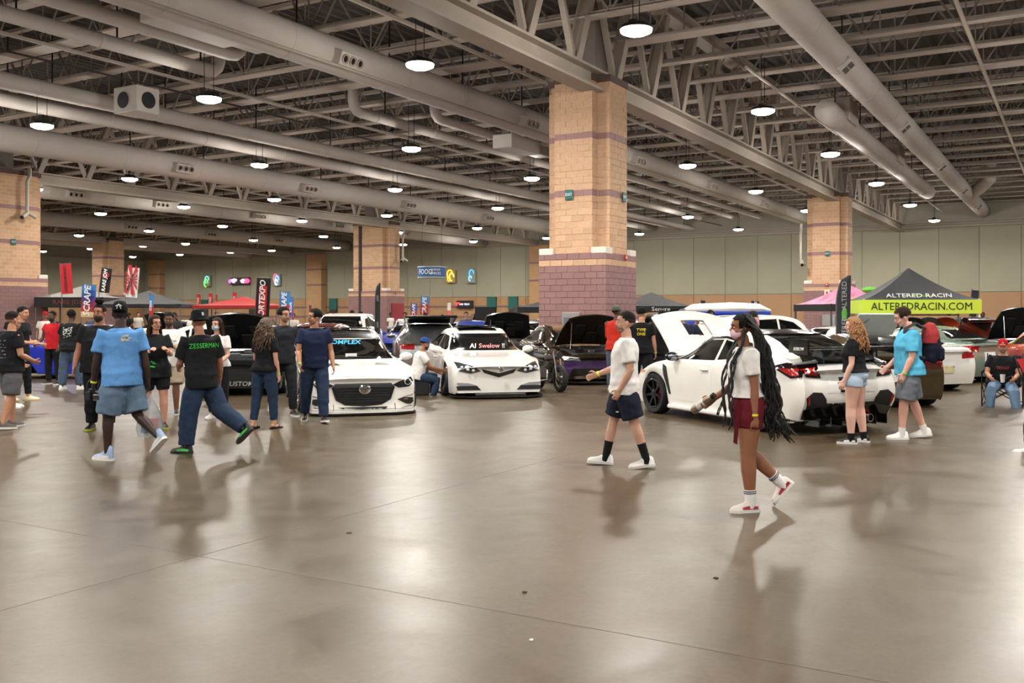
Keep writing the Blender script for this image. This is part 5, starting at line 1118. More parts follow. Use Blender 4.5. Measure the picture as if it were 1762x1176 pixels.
# 4 man in black lettered tee
M4 = person('man in black bucket hat and black tee lettered ZESSERMAN', -3.72, 11.55, 72, 1.70, 'm', 1.06, '9a6a54', L=(12,4,8,0,4), Rr=(-26,4,30,42,4), la=(18,8,60,16), ra=(6,12,24,0), lean=3, hy=8, twist=-36,
    top=dict(m=BT, hem=-.15, loose=.034, sleeve=.75, sw=1.3), bottom=dict(m=JEAN, len=1.96, loose=.022, leg=1.3, waist=.0), shoes=dict(m=mat('shoe_black', '151517', .5), sole=mat('sole_black', '1c1d1c', .5), trim=mat('shoe_green', '4ec25a', .5), high=1), hair='short', cap='bucket', capm=cloth('101114', 'hatblack'))
M4['prnt'](text_mesh('ZESSERMAN', .085, BT, sx=.82), (.02, .37), True, mat('print_green', '2fbf3a', .6))
M4['hx'](text_mesh_mb := (lambda: (lambda me: (lambda q: q.add([tuple(v.co) for v in me.vertices], [tuple(p.vertices) for p in me.polygons]))(MB()))(text_mesh('B', .06, PW)))().xf(Matrix.Translation((.0, -.125, .085)) @ Matrix.Rotation(R(75), 4, 'X')), 'hat_letter', PW)
# 5 .. people around the left cars
P5 = person('woman with curly brown hair, black tee and cropped jeans seen from behind', -3.57, 13.92, 340, 1.60, 'f', 1.08, 'c9977e', L=(-4,4,6,0), Rr=(6,4,6,0), la=(10,8,40,10), ra=(2,8,10,0), top=dict(m=BT, hem=-.04, loose=.02), bottom=dict(m=JEAN, len=1.86, loose=.008), shoes=dict(m=BT, kind='sandal'), hair='curly', hairm=mat('hair_ash', '4a3626', .6, var=.5, scale=50), band=('R', '8fd23a'))
P6 = person('man in dark tee and dark trousers behind the curly haired woman', -3.72, 15.7, 205, 1.78, 'm', .98, 'b98a72', L=(14,3,10,0), Rr=(-12,3,30,20), la=(4,12,10,0), ra=(8,9,14,0), hy=30, top=dict(m=cloth('23242a', 'charcoal'), hem=-.1, loose=.022), bottom=dict(m=cloth('1d1e22', 'darktrouser'), len=1.95, loose=.016), shoes=BSH, hair='short', glasses=True, beard='stubble', band=('L', '8fd23a'), lod=1)
P7 = person('man in navy tee and jeans walking past the black roofed hatchback', -3.02, 14.75, 196, 1.74, 'm', 1.06, 'b98468', L=(14,3,6,-8), Rr=(-10,3,16,12), la=(4,12,16,0), ra=(10,12,28,10), hy=-72, top=dict(m=cloth('1c2440', 'navy'), hem=-.1, loose=.026), bottom=dict(m=JEAN, len=1.97, loose=.016, leg=1.12), shoes=BSH, hair='short', glasses=True, beard='stubble', band=('R', '8fd23a'))
P8 = person('woman with curly blonde hair, black tee and denim shorts at right', 4.40, 12.36, 58, 1.62, 'f', 1.14, 'd9ab9a', L=(5,2,6,0), Rr=(-4,2,4,0), la=(2,8,22,0), ra=(2,8,10,0), hy=12, top=dict(m=BT, hem=.04, loose=.022), bottom=dict(m=mat('denim_pale', 'a9bcd0', .85, var=.15, scale=12), len=.3, loose=.012, waist=.1, flare=.014), shoes=dict(m=mat('shoe_black', '151517', .5), trim=PW), socks=dict(m=BT, len=.16), hair='curly', hairm=mat('hair_blonde', '8a5f36', .6, var=.5, scale=50), leg=1.06)
P9 = person('man in turquoise tee and grey shorts wearing a red backpack', 5.27, 12.8, 80, 1.76, 'm', 1.12, 'd8a593', L=(12,2,8,0), Rr=(-10,2,10,8), la=(4,9,22,4), ra=(10,9,40,10), hp=22, hy=0, top=dict(m=cloth('58b0d4', 'turquoise'), hem=-.1, loose=.034, sleeve=.8, sw=1.25), bottom=dict(m=cloth('6c717a', 'greyshort'), len=.93, loose=.026, flare=.03), shoes=WSH, socks=dict(m=WT, len=.18), hair='short', hairm=HAIRB, band=('L', '8fd23a'))
P10 = person('man in black printed tee and grey shorts at the left edge', -7.25, 13.95, 325, 1.70, 'm', 1.1, 'b58368', L=(10,3,8,0), Rr=(-8,3,10,4), la=(8,10,50,16), ra=(6,10,62,18), top=dict(m=BT, hem=-.1, loose=.03), bottom=dict(m=cloth('57565a', 'slateshort'), len=.95, loose=.022, flare=.03), shoes=dict(m=mat('shoe_grey', '4a4644', .6)), hair='fade')
for r_ in range(6): P10['prnt'](blob(9, r_, .11, .006, .016), (0, .36-.05*r_), True, mat('print_dim', '6f7072', .7))
P11 = person('young man in black tee looking at a phone beside the blue car', -9.32, 18.3, 268, 1.80, 'm', .95, 'c08c70', L=(8,3,6,0), Rr=(-6,3,8,0), la=(10,6,70,10), ra=(14,6,72,10), hp=4, top=dict(m=BT, hem=-.1, loose=.024), bottom=dict(m=cloth('17181c', 'blackpant'), len=1.9, loose=.012), shoes=dict(m=mat('shoe_cream', 'cfc6ae', .5), sole=mat('sole_gum', 'c9b07a', .6)), hair='fade', lod=1)
P11b = person('person in bright blue shorts mostly hidden behind the left edge man', -8.75, 16.9, 310, 1.60, 'm', 1., 'a87a60', top=dict(m=BT, hem=-.1, loose=.026), bottom=dict(m=cloth('2f83c4', 'blueshort'), len=.8, loose=.024, flare=.03), shoes=WSH, hair='short', lod=1)
P12 = person('man in bright red shirt and black trousers by the blue car', -10.75, 22.6, 168, 1.72, 'm', 1.04, '5a3b2e', L=(2,6,4,0), Rr=(-2,6,4,0), la=(6,12,30,0), ra=(8,14,46,0), top=dict(m=cloth('b51f28', 'redshirt'), hem=-.1, loose=.022, sleeve=.4), bottom=dict(m=cloth('17181c', 'blackpant'), len=1.95, loose=.018), shoes=BSH, hair='fade', beard='full', lod=1, band=('R', 'e3d83a'))
P13 = person('man in black tee with white back print and blue jeans', -9.65, 21.1, 352, 1.75, 'm', 1.14, '4d3328', L=(-4,6,4,0), Rr=(6,8,6,0), la=(4,12,14,0), ra=(6,10,30,0), top=dict(m=BT, hem=-.1, loose=.03), bottom=dict(m=mat('denim_mid', '3c4d63', .85, var=.3, scale=9), len=1.95, loose=.02, leg=1.2), shoes=WSH, hair='short', lod=1, band=('L', 'e3d83a'))
P13['prnt'](blob(46, 11, .10, .11, .022), (.0, .3), True, PW)
P14 = person('large bearded man in black with a top knot facing the camera', -5.85, 13.7, 190, 1.80, 'm', 1.25, '9a6a52', la=(4,14,20,0), ra=(4,14,20,0), hy=-15, top=dict(m=BT, hem=-.14, loose=.03), bottom=dict(m=cloth('121316', 'capblack'), len=1.95, loose=.022), shoes=dict(m=mat('shoe_black', '151517', .5), sole=mat('sole_lime', '9aa33a', .5)), hair='bun', beard='full')
P15 = person('woman in glasses and black tee behind the man in sky blue', -5.16, 13.95, 205, 1.64, 'f', 1.12, 'c08f78', la=(30,10,84,24), ra=(28,10,86,30), hy=25, top=dict(m=BT, hem=-.16, loose=.028), bottom=dict(m=cloth('17181c', 'blackpant'), len=.75, loose=.014), shoes=dict(m=mat('shoe_black', '151517', .5), sole=mat('sole_lime', '9aa33a', .5)), hair='long', hairm=HAIRB, glasses=True)
P15['prnt'](blob(9, 5, .04, .05, .02), (-.05, .05), False, MATS['print_green'])
P16 = person('bearded man in white lettered tee and beige shorts', -5.68, 16.0, 192, 1.70, 'm', 1.16, '6d4a38', L=(14,3,10,0), Rr=(-10,3,26,14), la=(24,8,78,30), ra=(18,8,80,34), hp=10, top=dict(m=WT, hem=-.12, loose=.036, sleeve=.85, sw=1.3), bottom=dict(m=cloth('9a8b78', 'beigeshort'), len=.95, loose=.026, flare=.03), shoes=BSH, hair='fade', beard='full', band=('L', 'e3d83a'), lod=0)
P16['prnt'](text_mesh('Custom Toys', .05, BT), (0, .32), False, mat('print_dark', '3a3436', .7)); P16['prnt'](text_mesh('CARS AND PARTS', .022, BT), (0, .28), False, MATS['print_dark'])
P17 = person('woman in blue face mask, white tee and black trousers', -4.62, 15.14, 172, 1.60, 'f', 1.04, 'c79a84', L=(2,3,4,0), Rr=(-2,3,4,0), la=(10,10,50,20), ra=(12,10,70,30), hy=-8, top=dict(m=WT, hem=-.04, loose=.024), bottom=dict(m=cloth('17181c', 'blackpant'), len=1.9, loose=.008), shoes=WSH, hair='long', hairm=HAIRB, mask='9fb4c6')
P18 = person('man in blue cap and white tee crouching between the two white cars', -1.95, 19.7, 285, 1.72, 'm', 1.05, '8f6048', L=(88,12,95,0), Rr=(80,12,100,0), la=(40,8,40,10), ra=(46,8,40,10), lean=14, seat=.34, top=dict(m=WT, hem=-.08, loose=.03), bottom=dict(m=JEAN, len=1.9, loose=.016), shoes=WSH, hair='short', cap='front', capm=cloth('27457e', 'capblue'), beard='full', lod=1)
t = thing('tool_box', 'low dark crate the crouching man sits on', 'box', (-1.95, 19.7, 0), R(10)); q = MB(); q.cbox(-.25, .25, -.18, .18, 0, .30, .02); q.build('crate', BLKM, t); q = MB(); q.cbox(-.26, .26, -.19, .19, .30, .33, .01); q.build('lid', mat('crate_lid', '2c2d30', .5), t)
P19 = person('man in red orange shirt and camouflage cap seen from behind', 2.26, 20.9, 335, 1.82, 'm', 1.08, '5a3b2e', L=(2,4,4,0), Rr=(-2,4,4,0), la=(20,6,60,30), ra=(20,6,60,30), hy=-35, top=dict(m=cloth('c23324', 'redorange'), hem=-.12, loose=.03, sleeve=2), bottom=dict(m=mat('denim_grey', '4d5766', .85, var=.25, scale=9), len=1.95, loose=.02), shoes=WSH, hair='short', cap='back', capm=mat('camo', '4c4f40', .8, var=.6, scale=40), lod=1)
P20 = person('man in black cap and black tee with yellow back print', 2.58, 19.2, 348, 1.78, 'm', 1.05, 'b98a70', la=(4,10,14,0), ra=(4,10,8,0), hy=-30, top=dict(m=BT, hem=-.1, loose=.028), bottom=dict(m=cloth('17181c', 'blackpant'), len=1.95, loose=.02), shoes=BSH, hair='short', cap='front', capm=cloth('121316', 'capblack'), lod=1, band=('R', '8fd23a'))
P20['prnt'](text_mesh('TYPE', .08, BT, bold=.02), (0, .36), True, mat('print_yellow', 'd8c21c', .6)); P20['prnt'](text_mesh('ONE', .08, BT, bold=.02), (0, .28), True, MATS['print_yellow'])
P21 = person('man in black polo and black cap looking down beside the raised white bonnet', 3.02, 19.75, 300, 1.72, 'm', 1.08, 'a8785e', la=(14,8,40,10), ra=(14,8,44,10), hp=18, top=dict(m=cloth('1d1c20', 'blackpolo'), hem=-.12, loose=.03), bottom=dict(m=cloth('24262c', 'darkgrey'), len=1.95, loose=.022), shoes=BSH, hair='short', cap='front', capm=cloth('121316', 'capblack'), lod=1)
P22 = person('man in white tee, black cap and grey mask behind the braided woman', 4.62, 18.6, 250, 1.70, 'm', 1.05, 'b98a70', top=dict(m=WT, hem=-.1, loose=.028), bottom=dict(m=JEAN, len=1.95), shoes=BSH, hair='short', cap='front', capm=cloth('2a2826', 'capbrown'), mask='6a6a70', lod=1)
crowd = [(1173, 21.5, 1.75, '2c3040', 190, 'man in grey cap behind the raised white bonnet', 'front', '565a66'), (1199, 23, 1.70, '23283a', 200, 'man in navy cap behind the raised white bonnet', 'front', '1c2338'), (1222, 22.2, 1.74, '30282a', 185, 'bare headed man behind the raised white bonnet', None, ''),
  (606, 36, 1.78, 'd8d4d0', 20, 'man in white tee beside the wide column', None, ''), (621, 36.9, 1.74, 'a8a49c', 30, 'person in grey tee next to the man beside the wide column', None, ''), (583, 37.6, 1.68, '3a3230', 10, 'dark dressed person near the wide column', None, ''),
  (447, 26, 1.66, '7a4a30', 60, 'person in orange brown top walking behind the dark red car', None, ''), (697, 41, 1.72, 'd0ccc8', 180, 'person in white tee in front of the maroon door', None, ''), (731, 40.3, 1.70, '2f5a3c', 175, 'man in green tee behind the silver hatchback', None, ''), (802, 39.8, 1.74, '5a5456', 180, 'man in grey tank top in front of the tall banner', None, ''),
  (761, 40.2, 1.62, '6a4038', 200, 'person in brown top by the tall banner', None, ''), (893, 40, 1.66, 'd8d4d0', 170, 'small person in white tee near the teal doors', None, ''), (836, 43, 1.6, '9a4a4a', 185, 'small person in pink top near the teal doors', None, ''),
  (78, 31, 1.72, 'd8cfc4', 200, 'person in pale shirt and red cap by the left column', 'front', 'a81c1c'), (90, 33, 1.7, '30343c', 190, 'person in navy cap by the left column', 'front', '1c2a48'), (22, 30, 1.7, '1d1d20', 180, 'dark dressed person at the far left behind the column base', None, ''),
  (160, 35, 1.72, '4a4e54', 185, 'grey dressed person left of the scrape banner', None, ''), (300, 34, 1.7, '2a2a2e', 190, 'dark dressed person behind the man in white lettered tee', None, ''), (333, 36, 1.72, 'd0ccc6', 170, 'white dressed person behind the bucket hat man', None, ''), (505, 41.5, 1.68, 'c8c0b8', 180, 'white dressed person left of the leaning banner', None, ''), (410, 40, 1.7, '3a3a40', 190, 'dark dressed person beneath the red canopy', None, ''),
  (1496, 39.5, 1.7, '2c2c30', 190, 'dark dressed person behind the feather flag', None, ''), (1672, 38, 1.7, '24242a', 200, 'dark dressed person under the lime canopy right post', None, ''), (1690, 38.5, 1.72, 'd0ccc6', 180, 'white dressed person right of the lime canopy', None, ''), (1728, 41, 1.7, 'c8b820', 185, 'person in yellow shirt right of the lime canopy', None, ''), (1555, 38, 1.7, '1d1d22', 185, 'dark dressed person under the lime canopy', None, '')]
far_lb = ['far visitor in %s under the %s' % (c_, w_) for c_ in ('dark clothes', 'pale clothes', 'grey clothes') for w_ in ('left tents', 'red flags', 'wide column', 'right back wall')]
for k, px in enumerate((222, 348, 566, 1735, 238, 372, 672, 1755, 285, 395, 552, 1648)): crowd.append((px, 49+k*1.4, 1.70+k % 3*.03, ('26262a', 'c8c2ba', '6a6a6e')[k//4], 170+k*9 % 60, far_lb[k], None, ''))
for k, (px, d, h_, col, fc, lb, cp, cc) in enumerate(crowd):
    person(lb, (px-881)/1660*d, d, fc, h_, 'm', 1.04, ('b98a70', '8f6048', '5a3b2e')[k % 3], top=dict(m=cloth(col), hem=-.1, loose=.028), bottom=dict(m=[JEAN, cloth('17181c', 'blackpant')][k % 2], len=1.93, loose=.018), shoes=BSH, hair='short', cap=cp, capm=cloth(cc) if cc else None, lod=2, la=(4+k % 4*8, 9, 10+k % 3*20, 0), ra=(5, 9, 14+k % 4*15, 0))
P23 = person('seated man in red cap, black lettered tee and pale jeans', 8.86, 17.4, 150, 1.72, 'm', 1.15, 'b9876e', L=(72,14,70,0), Rr=(80,10,84,0), la=(24,12,56,20), ra=(24,14,60,24), lean=8, seat=.36, top=dict(m=BT, hem=-.06, loose=.032), bottom=dict(m=mat('denim_sky', '6f8cab', .85, var=.2, scale=9), len=1.93, loose=.02), shoes=WSH, hair='short', cap='front', capm=cloth('a81a22', 'capred'), beard='stubble', lod=1)
P23['prnt'](text_mesh('TEXAS', .07, BT, bold=.02), (0, .3), False, mat('print_red', '8a1f24', .6))
q = MB(); q.tube([(-.015, .1, .06), (-.015, .1, .085), (.01, .1, .085), (.012, .1, .075), (-.01, .1, .072)], .004, 5); P23['hx'](q, 'cap_letter', PW)
P24 = person('seated person in navy at the right edge with a white shoe stretched out', 6.86, 11.9, 100, 1.72, 'm', 1.05, 'b9876e', L=(72,4,28,-14), Rr=(84,6,84,0), la=(30,8,50,10), ra=(30,8,50,10), lean=-6, seat=.40, top=dict(m=cloth('1c2440', 'navy'), hem=-.06, loose=.03), bottom=dict(m=cloth('1d1e22', 'darktrouser'), len=1.9, loose=.016), shoes=WSH, hair='short', lod=1)
# ------------------------------------------------------------------ canopies
def GX(px, d): return (px-881)/1660*d
def tent(label, x, y, rz, w, zb, zv, zp, top_m, val_m, post_m, text=None, dome=None):
    t = thing('canopy_tent', label, 'tent', (x, y, 0), R(rz)); hw = w/2; n = 8
    cs = [(-hw, -hw), (hw, -hw), (hw, hw), (-hw, hw)]
    for k in range(4):
        p, q_ = Vector(cs[k]), Vector(cs[(k+1) % 4]); m_ = MB(); vs_ = []; fs = []
        for i in range(n+1):
            v = i/n; z = zv+(zp-zv)*(v**1.55*.75+v*.25)
            for j in range(7): e = p.lerp(q_, j/6)*(1-v*.985); vs_.append((e.x, e.y, z-.10*math.sin(math.pi*j/6)*(1-v)*v*2))
        for i in range(n):
            for j in range(6): a = i*7+j; fs.append((a, a+1, a+8, a+7))
        vs2 = [(a_, b_, c_-.012) for a_, b_, c_ in vs_]; K = len(vs_); m_.add(vs_+vs2, fs+[tuple(K+i for i in f[::-1]) for f in fs]); m_.build('roof_panel', top_m, t, True)
        m_ = MB(); d = (q_-p).normalized(); nn = Vector((d.y, -d.x))*.012
        m_.add([(p.x-nn.x, p.y-nn.y, zb), (q_.x-nn.x, q_.y-nn.y, zb), (q_.x-nn.x, q_.y-nn.y, zv), (p.x-nn.x, p.y-nn.y, zv), (p.x+nn.x, p.y+nn.y, zb), (q_.x+nn.x, q_.y+nn.y, zb), (q_.x+nn.x, q_.y+nn.y, zv), (p.x+nn.x, p.y+nn.y, zv)], [(0,1,2,3),(7,6,5,4),(0,4,5,1),(1,5,6,2),(2,6,7,3),(3,7,4,0)]); vo = m_.build('valance', val_m, t)
        if text and k in (0, 1):
            me = text_mesh(text[0], text[1]*(1 if k == 0 else 1), text[2], bold=0., sx=text[3] if k == 0 else text[3]*.8); o = link('lettering', me, vo, ((p.x+q_.x)/2+nn.x*1.6, (p.y+q_.y)/2+nn.y*1.6, (zb+zv)/2), (R(90), 0, math.atan2(d.y, d.x)))
    for cx, cy in cs:
        m_ = MB(); m_.cbox(cx*.97-.03, cx*.97+.03, cy*.97-.03, cy*.97+.03, 0, zv+.02, .005); m_.cbox(cx*.97-.07, cx*.97+.07, cy*.97-.07, cy*.97+.07, 0, .012, .003); m_.build('post', post_m, t)
    return t
CANB = mat('canopy_black', '1b1b1f', .7, var=.1); LIME = mat('canopy_lime', 'c6de3c', .6, var=.05); POSTW = mat('post_white', 'd8d8d8', .4); POSTG = mat('post_grey', '6a6a6a', .4, metal=.5)
T1 = tent('black canopy tent with lime valance lettered ALTEREDRACIN.COM', 11.75, 28.6, -10, 3.15, 1.66, 2.05, 3.0, CANB, LIME, POSTW, ('ALTEREDRACIN.COM', .30, BLKM, .93))
link('roof_lettering', text_mesh('ALTERED RACIN', .2, MATS['sign_white'], sx=1.2), T1, (0, -1.30, 2.17), (R(52), 0, 0))
q = MB(); q.ell((0, -1.12, 2.13), (.22, .03, .09), 12, 6)
for s in (-1, 1): q.tube([(s*.1, -1.2, 2.12), (s*.32, -1.2, 2.15), (s*.42, -1.22, 2.07)], [.05, .035, .01], 8)
q.build('spider_emblem', mat('emblem_green', '4f9a3a', .6), T1, True)
tent('dark canopy tent with white script behind the black capped men', GX(1120, 45), 45, 8, 3.2, 1.72, 2.0, 2.65, CANB, CANB, POSTG, ('Senure', .26, MATS['sign_white'], 1.2))
T3 = tent('small tie dyed pink and yellow canopy behind the feather flag', GX(1492, 33.5), 35.5, 10, 2.8, 1.75, 2.0, 2.75, mat('tiedye', 'e07a9a', .7, var=.9, scale=2.2), CANB, POSTG)
for px, col in ((1476, 'e0a020'), (1484, 'e04a6a'), (1496, '5fae3a')): q = MB(); q.ell(((GX(px, 34)-GX(1492, 33.5))*1.0, -1.1, 2.15 if px < 1490 else 2.5), (.3, .25, .12), 10, 6); q.build('dye_patch', mat('dye_'+col, col, .7), T3, True)
tent('black canopy tent far left beside the thin scrape banner', GX(256, 46), 46, 5, 4.0, 1.95, 2.1, 2.75, CANB, CANB, POSTG)
tent('grey canopy tent beside the left column', GX(124, 50), 51, 5, 3.4, 1.98, 2.5, 3.1, mat('canopy_grey', '77736e', .7), mat('banner_black', '191312', .7), POSTG, ('RARE JDM', .3, mat('dim_red', '7a2a22', .6), 1.2))
tent('red canopy tent behind the bucket hat man', GX(408, 47), 48, 5, 4.0, 1.9, 2.05, 2.5, mat('canopy_red', '9a1f1c', .7), mat('canopy_red', '9a1f1c', .7), POSTG)
tent('black canopy tent left of the nearest column', GX(930, 50), 51, 5, 2.6, 1.7, 2.0, 2.3, CANB, CANB, POSTG)
# shirts on a rail below the lime canopy
rail = thing('clothes_rail', 'clothes rail with hangers beneath the lime canopy', 'rail', (11.7, 28.4, 0), R(-10)); q = MB(); q.tube([(-1.2, 0, 0), (-1.2, 0, 1.62), (1.35, 0, 1.62), (1.35, 0, 0)], .02, 8); q.build('frame', POSTG, rail, True)
for k, (xo, col, lb) in enumerate(((-.35, '1b2030', 'navy tee with gold print hanging under the lime canopy'), (.05, '4a4a50', 'dark grey tee hanging under the lime canopy'), (.45, '8a8c92', 'pale grey tee hanging under the lime canopy'), (.85, 'c8502c', 'orange tee hanging under the lime canopy'))):
    t = thing('hanging_shirt', lb, 'shirt', Vector((11.7, 28.4, 0))+Matrix.Rotation(R(-10), 3, 'Z') @ Vector((xo*1.15, -.1, 0)), R(-10), 'tees under the canopy'); q = MB()
    q.prism([(-.22, .82), (.22, .82), (.22, 1.32), (.36, 1.22), (.42, 1.34), (.2, 1.52), (.08, 1.55), (-.08, 1.55), (-.2, 1.52), (-.42, 1.34), (-.36, 1.22), (-.22, 1.32)], -.03, .03); q.build('cloth', cloth(col), t)
    q = MB(); q.tube([(0, 0, 1.53), (0, 0, 1.62), (.03, 0, 1.65)], .006, 5); q.build('hanger', POSTG, t)
    if k == 0: q = MB(); q.ell((-.1, -.032, 1.2), (.07, .006, .12), 10, 6); q.ell((.1, -.032, 1.2), (.07, .006, .12), 10, 6); q.build('print', mat('gold_print', 'b59a4a', .6), t, True)
# ------------------------------------------------------------------ banners
def banner(label, px, d, y0, y1, wpx, cols, text=None, tilt=0., up=True, group=None, tcol=None, inner=None, name='banner'):
    z0 = 1.66+(540-y1)*d/1660; z1 = 1.66+(540-y0)*d/1660; w = wpx*d/1660; h = z1-z0
    t = thing(name, label, 'banner', (GX(px, d), d, 0), 0, group)
    M_ = Matrix.Translation((0, 0, z0)) @ Matrix.Rotation(R(tilt), 4, 'Y'); n = len(cols); po = None
    for k, c_ in enumerate(cols):
        q = MB(); a, b = h*k/n, h*(k+1)/n; nx = 6
        vs_ = [(-w/2+w*i/nx, .03*math.sin(i*1.9)*w, zz) for zz in (a, b) for i in range(nx+1)]; vs2 = [(x_, y_+.012, z_) for x_, y_, z_ in vs_]; K = len(vs_)
        q.add(vs_+vs2, [(i, i+1, i+nx+2, i+nx+1) for i in range(nx)]+[(K+i+nx+1, K+i+nx+2, K+i+1, K+i) for i in range(nx)]+[(0, nx+1, K+nx+1, K), (nx, K+nx, K+2*nx+1, 2*nx+1)]); q.xf(M_); o = q.build('fabric' if k == 0 else 'fabric_band', mat('flag_'+c_, c_, .75, var=.08), t if po is None else po, True); po = po or o
    if inner: q = MB(); q.box(-w*.28, w*.28, -.05, -.03, h*.04, h*.8); q.xf(M_); q.build('inner_panel', mat('flag_'+inner, inner, .7), po)
    if text:
        me = text_mesh(text, min(w*.72, h/len(text)*1.65), mat('flagtext_'+(tcol or 'e6e6e6'), tcol or 'e6e6e6', .6), bold=.02, shear=.2); me.transform(M_ @ Matrix.Translation((0, -.07-.05*w, h*(.42 if inner else .5))) @ Matrix.Rotation(R(90), 4, 'X') @ Matrix.Rotation(R(90), 4, 'Z')); link('lettering', me, po)
    q = MB(); top_ = M_ @ Vector((-w/2, .02, h+.06)); bot = M_ @ Vector((-w/2, .02, 0)); q.tube([(bot.x, .03, 0), bot, top_], .018, 6); q.tube([top_-Vector((0, 0, .05)), M_ @ Vector((w/2, .02, h+.01))], .012, 6); q.build('pole', POSTG, t); q = MB(); q.lathe([(.2, 0), (.2, .03), (.04, .06)], 12, 'z', (bot.x, .03, 0)); q.build('base', BLKM, t)
    return t
B1 = banner('tilted plain red banner beside the left column', 116, 40, 454, 506, 20, ['b01f28'], 'RARE JDM PARTS', -4, tcol='5a1216')
B2 = banner('black banner with red disc in front of the far small column', 179, 40, 462, 504, 18, ['171412'], 'RARE JDM', 7); q = MB(); q.lathe([(.14, -.075), (.14, -.03)], 16, 'y', (.1, 0, 3.25)); q.build('red_disc', mat('disc_red', 'a02028', .6), B2)
B3 = banner('red and white sunburst banner right of the far small column', 226, 40, 461, 512, 20, ['d8cfcc'], None, 5)
q = MB(); z0, z1, w = 1.66+(540-512)*40/1660, 1.66+(540-461)*40/1660, 20*40/1660; cx, cz = .02, (z0+z1)/2+.1
for k in range(12):
    a0, a1 = 2*math.pi*k/12, 2*math.pi*(k+.5)/12
    def clip(a): c_, s_ = math.cos(a), math.sin(a); r_ = min(.24/max(abs(c_), 1e-3), (.62 if s_ > 0 else .6)/max(abs(s_), 1e-3)); return (cx+c_*r_+.05*(cz+s_*r_-cz), -.06, cz+s_*r_)
    p0, p1 = clip(a0), clip(a1); q.add([(cx, -.06, cz), p0, p1, (cx, -.05, cz), (p0[0], -.05, p0[2]), (p1[0], -.05, p1[2])], [(0, 1, 2), (5, 4, 3), (1, 4, 5, 2), (0, 3, 4, 1), (2, 5, 3, 0)])
q.build('sun_rays', mat('ray_red', 'b01f28', .7), B3)
link('lettering', text_mesh('RARE JDM', .16, BLKM, shear=.2), B3, (.0, -.075, cz-.1), (R(90), R(-70), 0))
SCR = ['d8c08a', 'b03a34', '8a2c50', '4a3a86', '2f5aa0', '3f7ab8']
banner('blue and red SCRAPE banner behind the bearded man', 151, 29, 491, 546, 24, SCR, 'SCRAPE', 3)
banner('SCRAPE banner standing beside the navy shirted man', 489, 32, 503, 547, 17, ['b03038', '9a3040', '3f7ab8', '3f7ab8'], 'SCRAPE', 2)
banner('thin edge on SCRAPE banner left of the wide column', 501, 36, 512, 547, 7, ['6a4a8a', '3f6aa8'], 'SCRAPE', 1)
banner('SCRAPE banner standing behind the silver hatchback', 730, 42, 511, 548, 14, ['b03038', 'a83038', '3f7ab8'], 'SCRAPE', 2)
banner('smaller dull SCRAPE banner left of its taller neighbour', 712, 44, 523, 549, 11, ['a03048', '4a4a8a'], 'SCRAPE', 1)
banner('thin blue SCRAPE banner behind the woman in glasses', 260, 36, 508, 545, 7, ['b03038', '3f7ab8'], 'SCRAPE', 2)
banner('tall black banner with red panel lettered PORTEXPO', 451, 27, 479, 545, 24, ['16120f'], 'PORTEXPO', 3, inner='b8241f')
for px, yy, lb in ((341, 506, 'leftmost small red flag by the back wall'), (362, 505, 'second small red flag by the back wall'), (372, 508, 'thin small red flag by the back wall'), (403, 504, 'rightmost small red flag by the back wall')): banner(lb, px, 62, yy, yy+25, 7 if px != 372 else 3, ['a82420'], 'TIRES', 2, group='small red flags', tcol='d8b0a8')
banner('thin pink and white banner before the tan wall', 772, 60, 521, 548, 6, ['c86a60', 'd8c8c0'], None, 2)
banner('thin dark red banner left of the wide column', 534, 60, 526, 548, 4, ['7a2420'], None, 0)
banner('small black flag above the white roof box', 1299, 40, 519, 534, 13, ['1f1a18'], 'SAVE', 3)
banner('black sign with red stripe behind the capped men', 1210, 40, 518, 545, 7, ['241414'], None, 0, inner='c03028')
banner('dark flag peeking behind the lime canopy', 1674, 36, 500, 545, 12, ['26262a'], None, 6)
